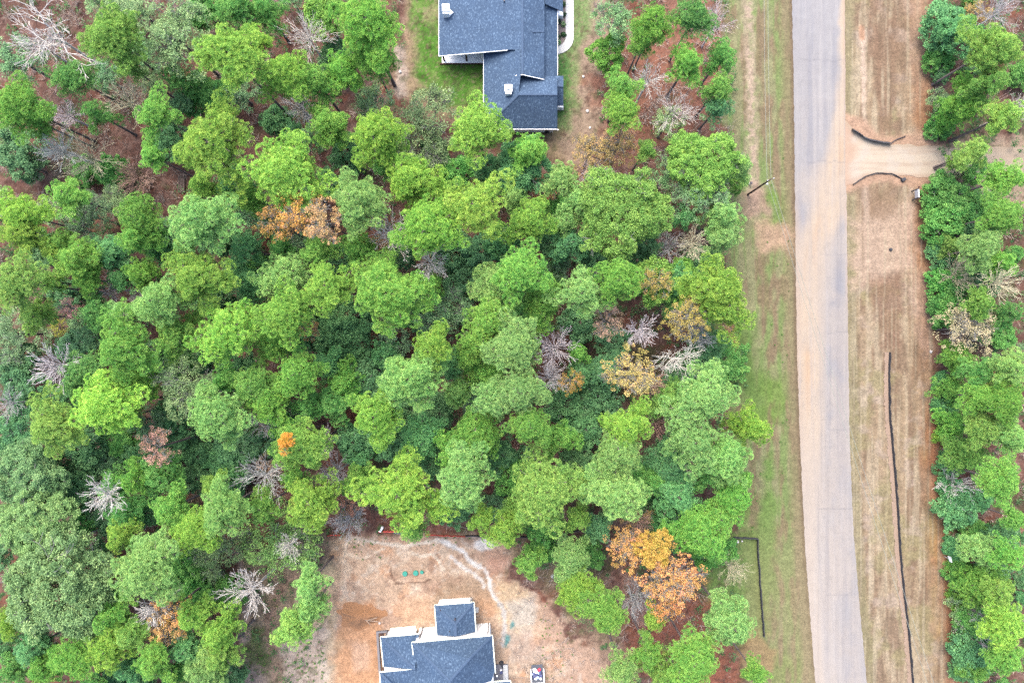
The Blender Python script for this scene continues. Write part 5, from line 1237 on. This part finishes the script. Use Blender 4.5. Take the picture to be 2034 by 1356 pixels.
# pale fallen branch
g = Geo(); pts = [P(1843, 409, 1.2), P(1868, 411, 1.6), P(1890, 416, 1.8), P(1915, 421, 2.0), P(1935, 417, 2.0), P(1955, 418, 2.0)]; segs = []
for i in range(5): segs.append([*pts[i], *pts[i+1], .2-.03*i, .17-.03*i])
for a, b in ((pts[1], P(1850, 405, 1.8)), (pts[3], P(1905, 426, 1.9)), (pts[3], P(1923, 425, 1.9)), (pts[4], P(1948, 413, 2.1)), (pts[0], P(1840, 412, 1.1))): segs.append([*a, *b, .07, .03])
c0 = pts[2]; segs = np.array(segs); segs[:, :3] -= [c0.x, c0.y, 0]; segs[:, 3:6] -= [c0.x, c0.y, 0]
g.tubes(segs, 6); o = link("fallen_branch", g.mesh("fallen_branch", [M_TWIG]), None, (c0.x, c0.y, 0)); tag(o, "long pale fallen branch lying across the bushes below the sign board", "branch")
# ---------------------------------------------------------------- tree labels: look, then where to find it
ANCH = [("the brick-edged house patio", 918, 116), ("the curved white walk", 1131, 90), ("the upper house's lower wall", 1046, 258), ("the utility pole", 1508, 371), ("the dirt driveway", 1790, 315), ("the fallen pale branch", 1898, 414),
        ("the board on two posts", 1818, 386), ("the top end of the long silt fence", 1765, 699), ("the small white yard sign", 1878, 1105), ("the bent silt fence corner", 1503, 1067), ("the pickup", 1068, 1335), ("the green septic lids", 822, 1137),
        ("the red netting fence", 888, 1062), ("the new house's porch roof", 904, 1228), ("the orange dirt mound", 716, 1222), ("the plank footbridge", 362, 367), ("the large orange tree", 1345, 1148), ("the bulging black silt fence", 1120, 1058),
        ("the crooked dead white tree", 1345, 712), ("the big pink-grey bare tree at the far left", 90, 727), ("the small vivid orange tree", 572, 880), ("the big spreading dead tree in the top left", 70, 45), ("the huge grey-green oak lower left", 95, 1182),
        ("the big olive broadleaf tree", 1240, 418), ("the small bright lime pine", 860, 686), ("the twin white bare trees mid-wood", 812, 492), ("the cream spreading tree across the road", 1930, 652), ("the golden bushes by the upper house", 1198, 300),
        ("the orange trees upper middle", 596, 415), ("the rusty tree at the left", 308, 890), ("the plot's lower left track", 535, 1250), ("the cream bare tree upper left", 155, 302), ("the golden yellow tree mid-right", 1262, 742), ("the blue tarp", 1953, 393)]
SELF = {(1345, 1148): "large orange tree lower right, the widest of the orange crowns", (1345, 712): "crooked dead white tree with bare antler-like limbs, mid-right", (90, 727): "big pink-grey bare tree at the far left edge of the wood",
        (572, 880): "small vivid orange tree, the brightest orange among the green pines", (70, 45): "big spreading dead tree with pale limbs in the top left corner", (95, 1182): "huge rounded grey-green oak, widest crown in the lower left",
        (1240, 418): "big olive broadleaf tree with pale limbs showing, left of the utility pole", (860, 686): "small bright lime pine, yellowest crown in the middle of the wood", (1930, 652): "cream spreading tree with crooked limbs across the road",
        (308, 890): "rusty brown tree among green pines at the left", (155, 302): "cream twiggy bare tree over brown ground, upper left", (1262, 742): "golden yellow tree beside the crooked dead white tree"}
OCT = ["right of", "above and right of", "above", "above and left of", "left of", "below and left of", "below", "below and right of"]
ORD = ["nearest", "second", "third", "fourth", "fifth", "sixth", "seventh"]
def octant(dx, dy): return int(round(math.degrees(math.atan2(-dy, dx))/45)) % 8
def place_phrases(kind):
    L = [t for t in TREES if t["kind"] == kind]
    table = {id(t): [] for t in L}
    for name, ax, ay in ANCH:
        sect = {}
        for t in L:
            dx, dy = t["x"]-ax, t["y"]-ay; d = math.hypot(dx, dy)
            if d < 8: continue
            sect.setdefault(octant(dx, dy), []).append((d, t))
        for o, rows in sect.items():
            rows.sort(key=lambda q: q[0])
            for k, (d, t) in enumerate(rows[:7]):
                table[id(t)].append((d*(1+.55*k)+70*k, k, OCT[o], name))
    return L, table
seen = set()
for kind in ("pine", "broadleaf tree", "bush", "bare tree", "autumn tree"):
    L, table = place_phrases(kind)
    for t in L:
        key = (int(t["x"]), int(t["y"]))
        if key in SELF: t["o"]["label"] = SELF[key]; continue
        noun = t["look"].split()[-1]
        for sc, k, o, name in sorted(table[id(t)]):
            where = f"{ORD[k]} {kind} {o} {name}"
            lab = f"{t['look']}, {where}" if len((t["look"]+" "+where).split()) <= 16 else f"{' '.join(t['look'].split()[-3:])}, {where}"
            if len(lab.split()) > 16 or lab in seen: continue
            if lab not in seen: break
        seen.add(lab); t["o"]["label"] = lab
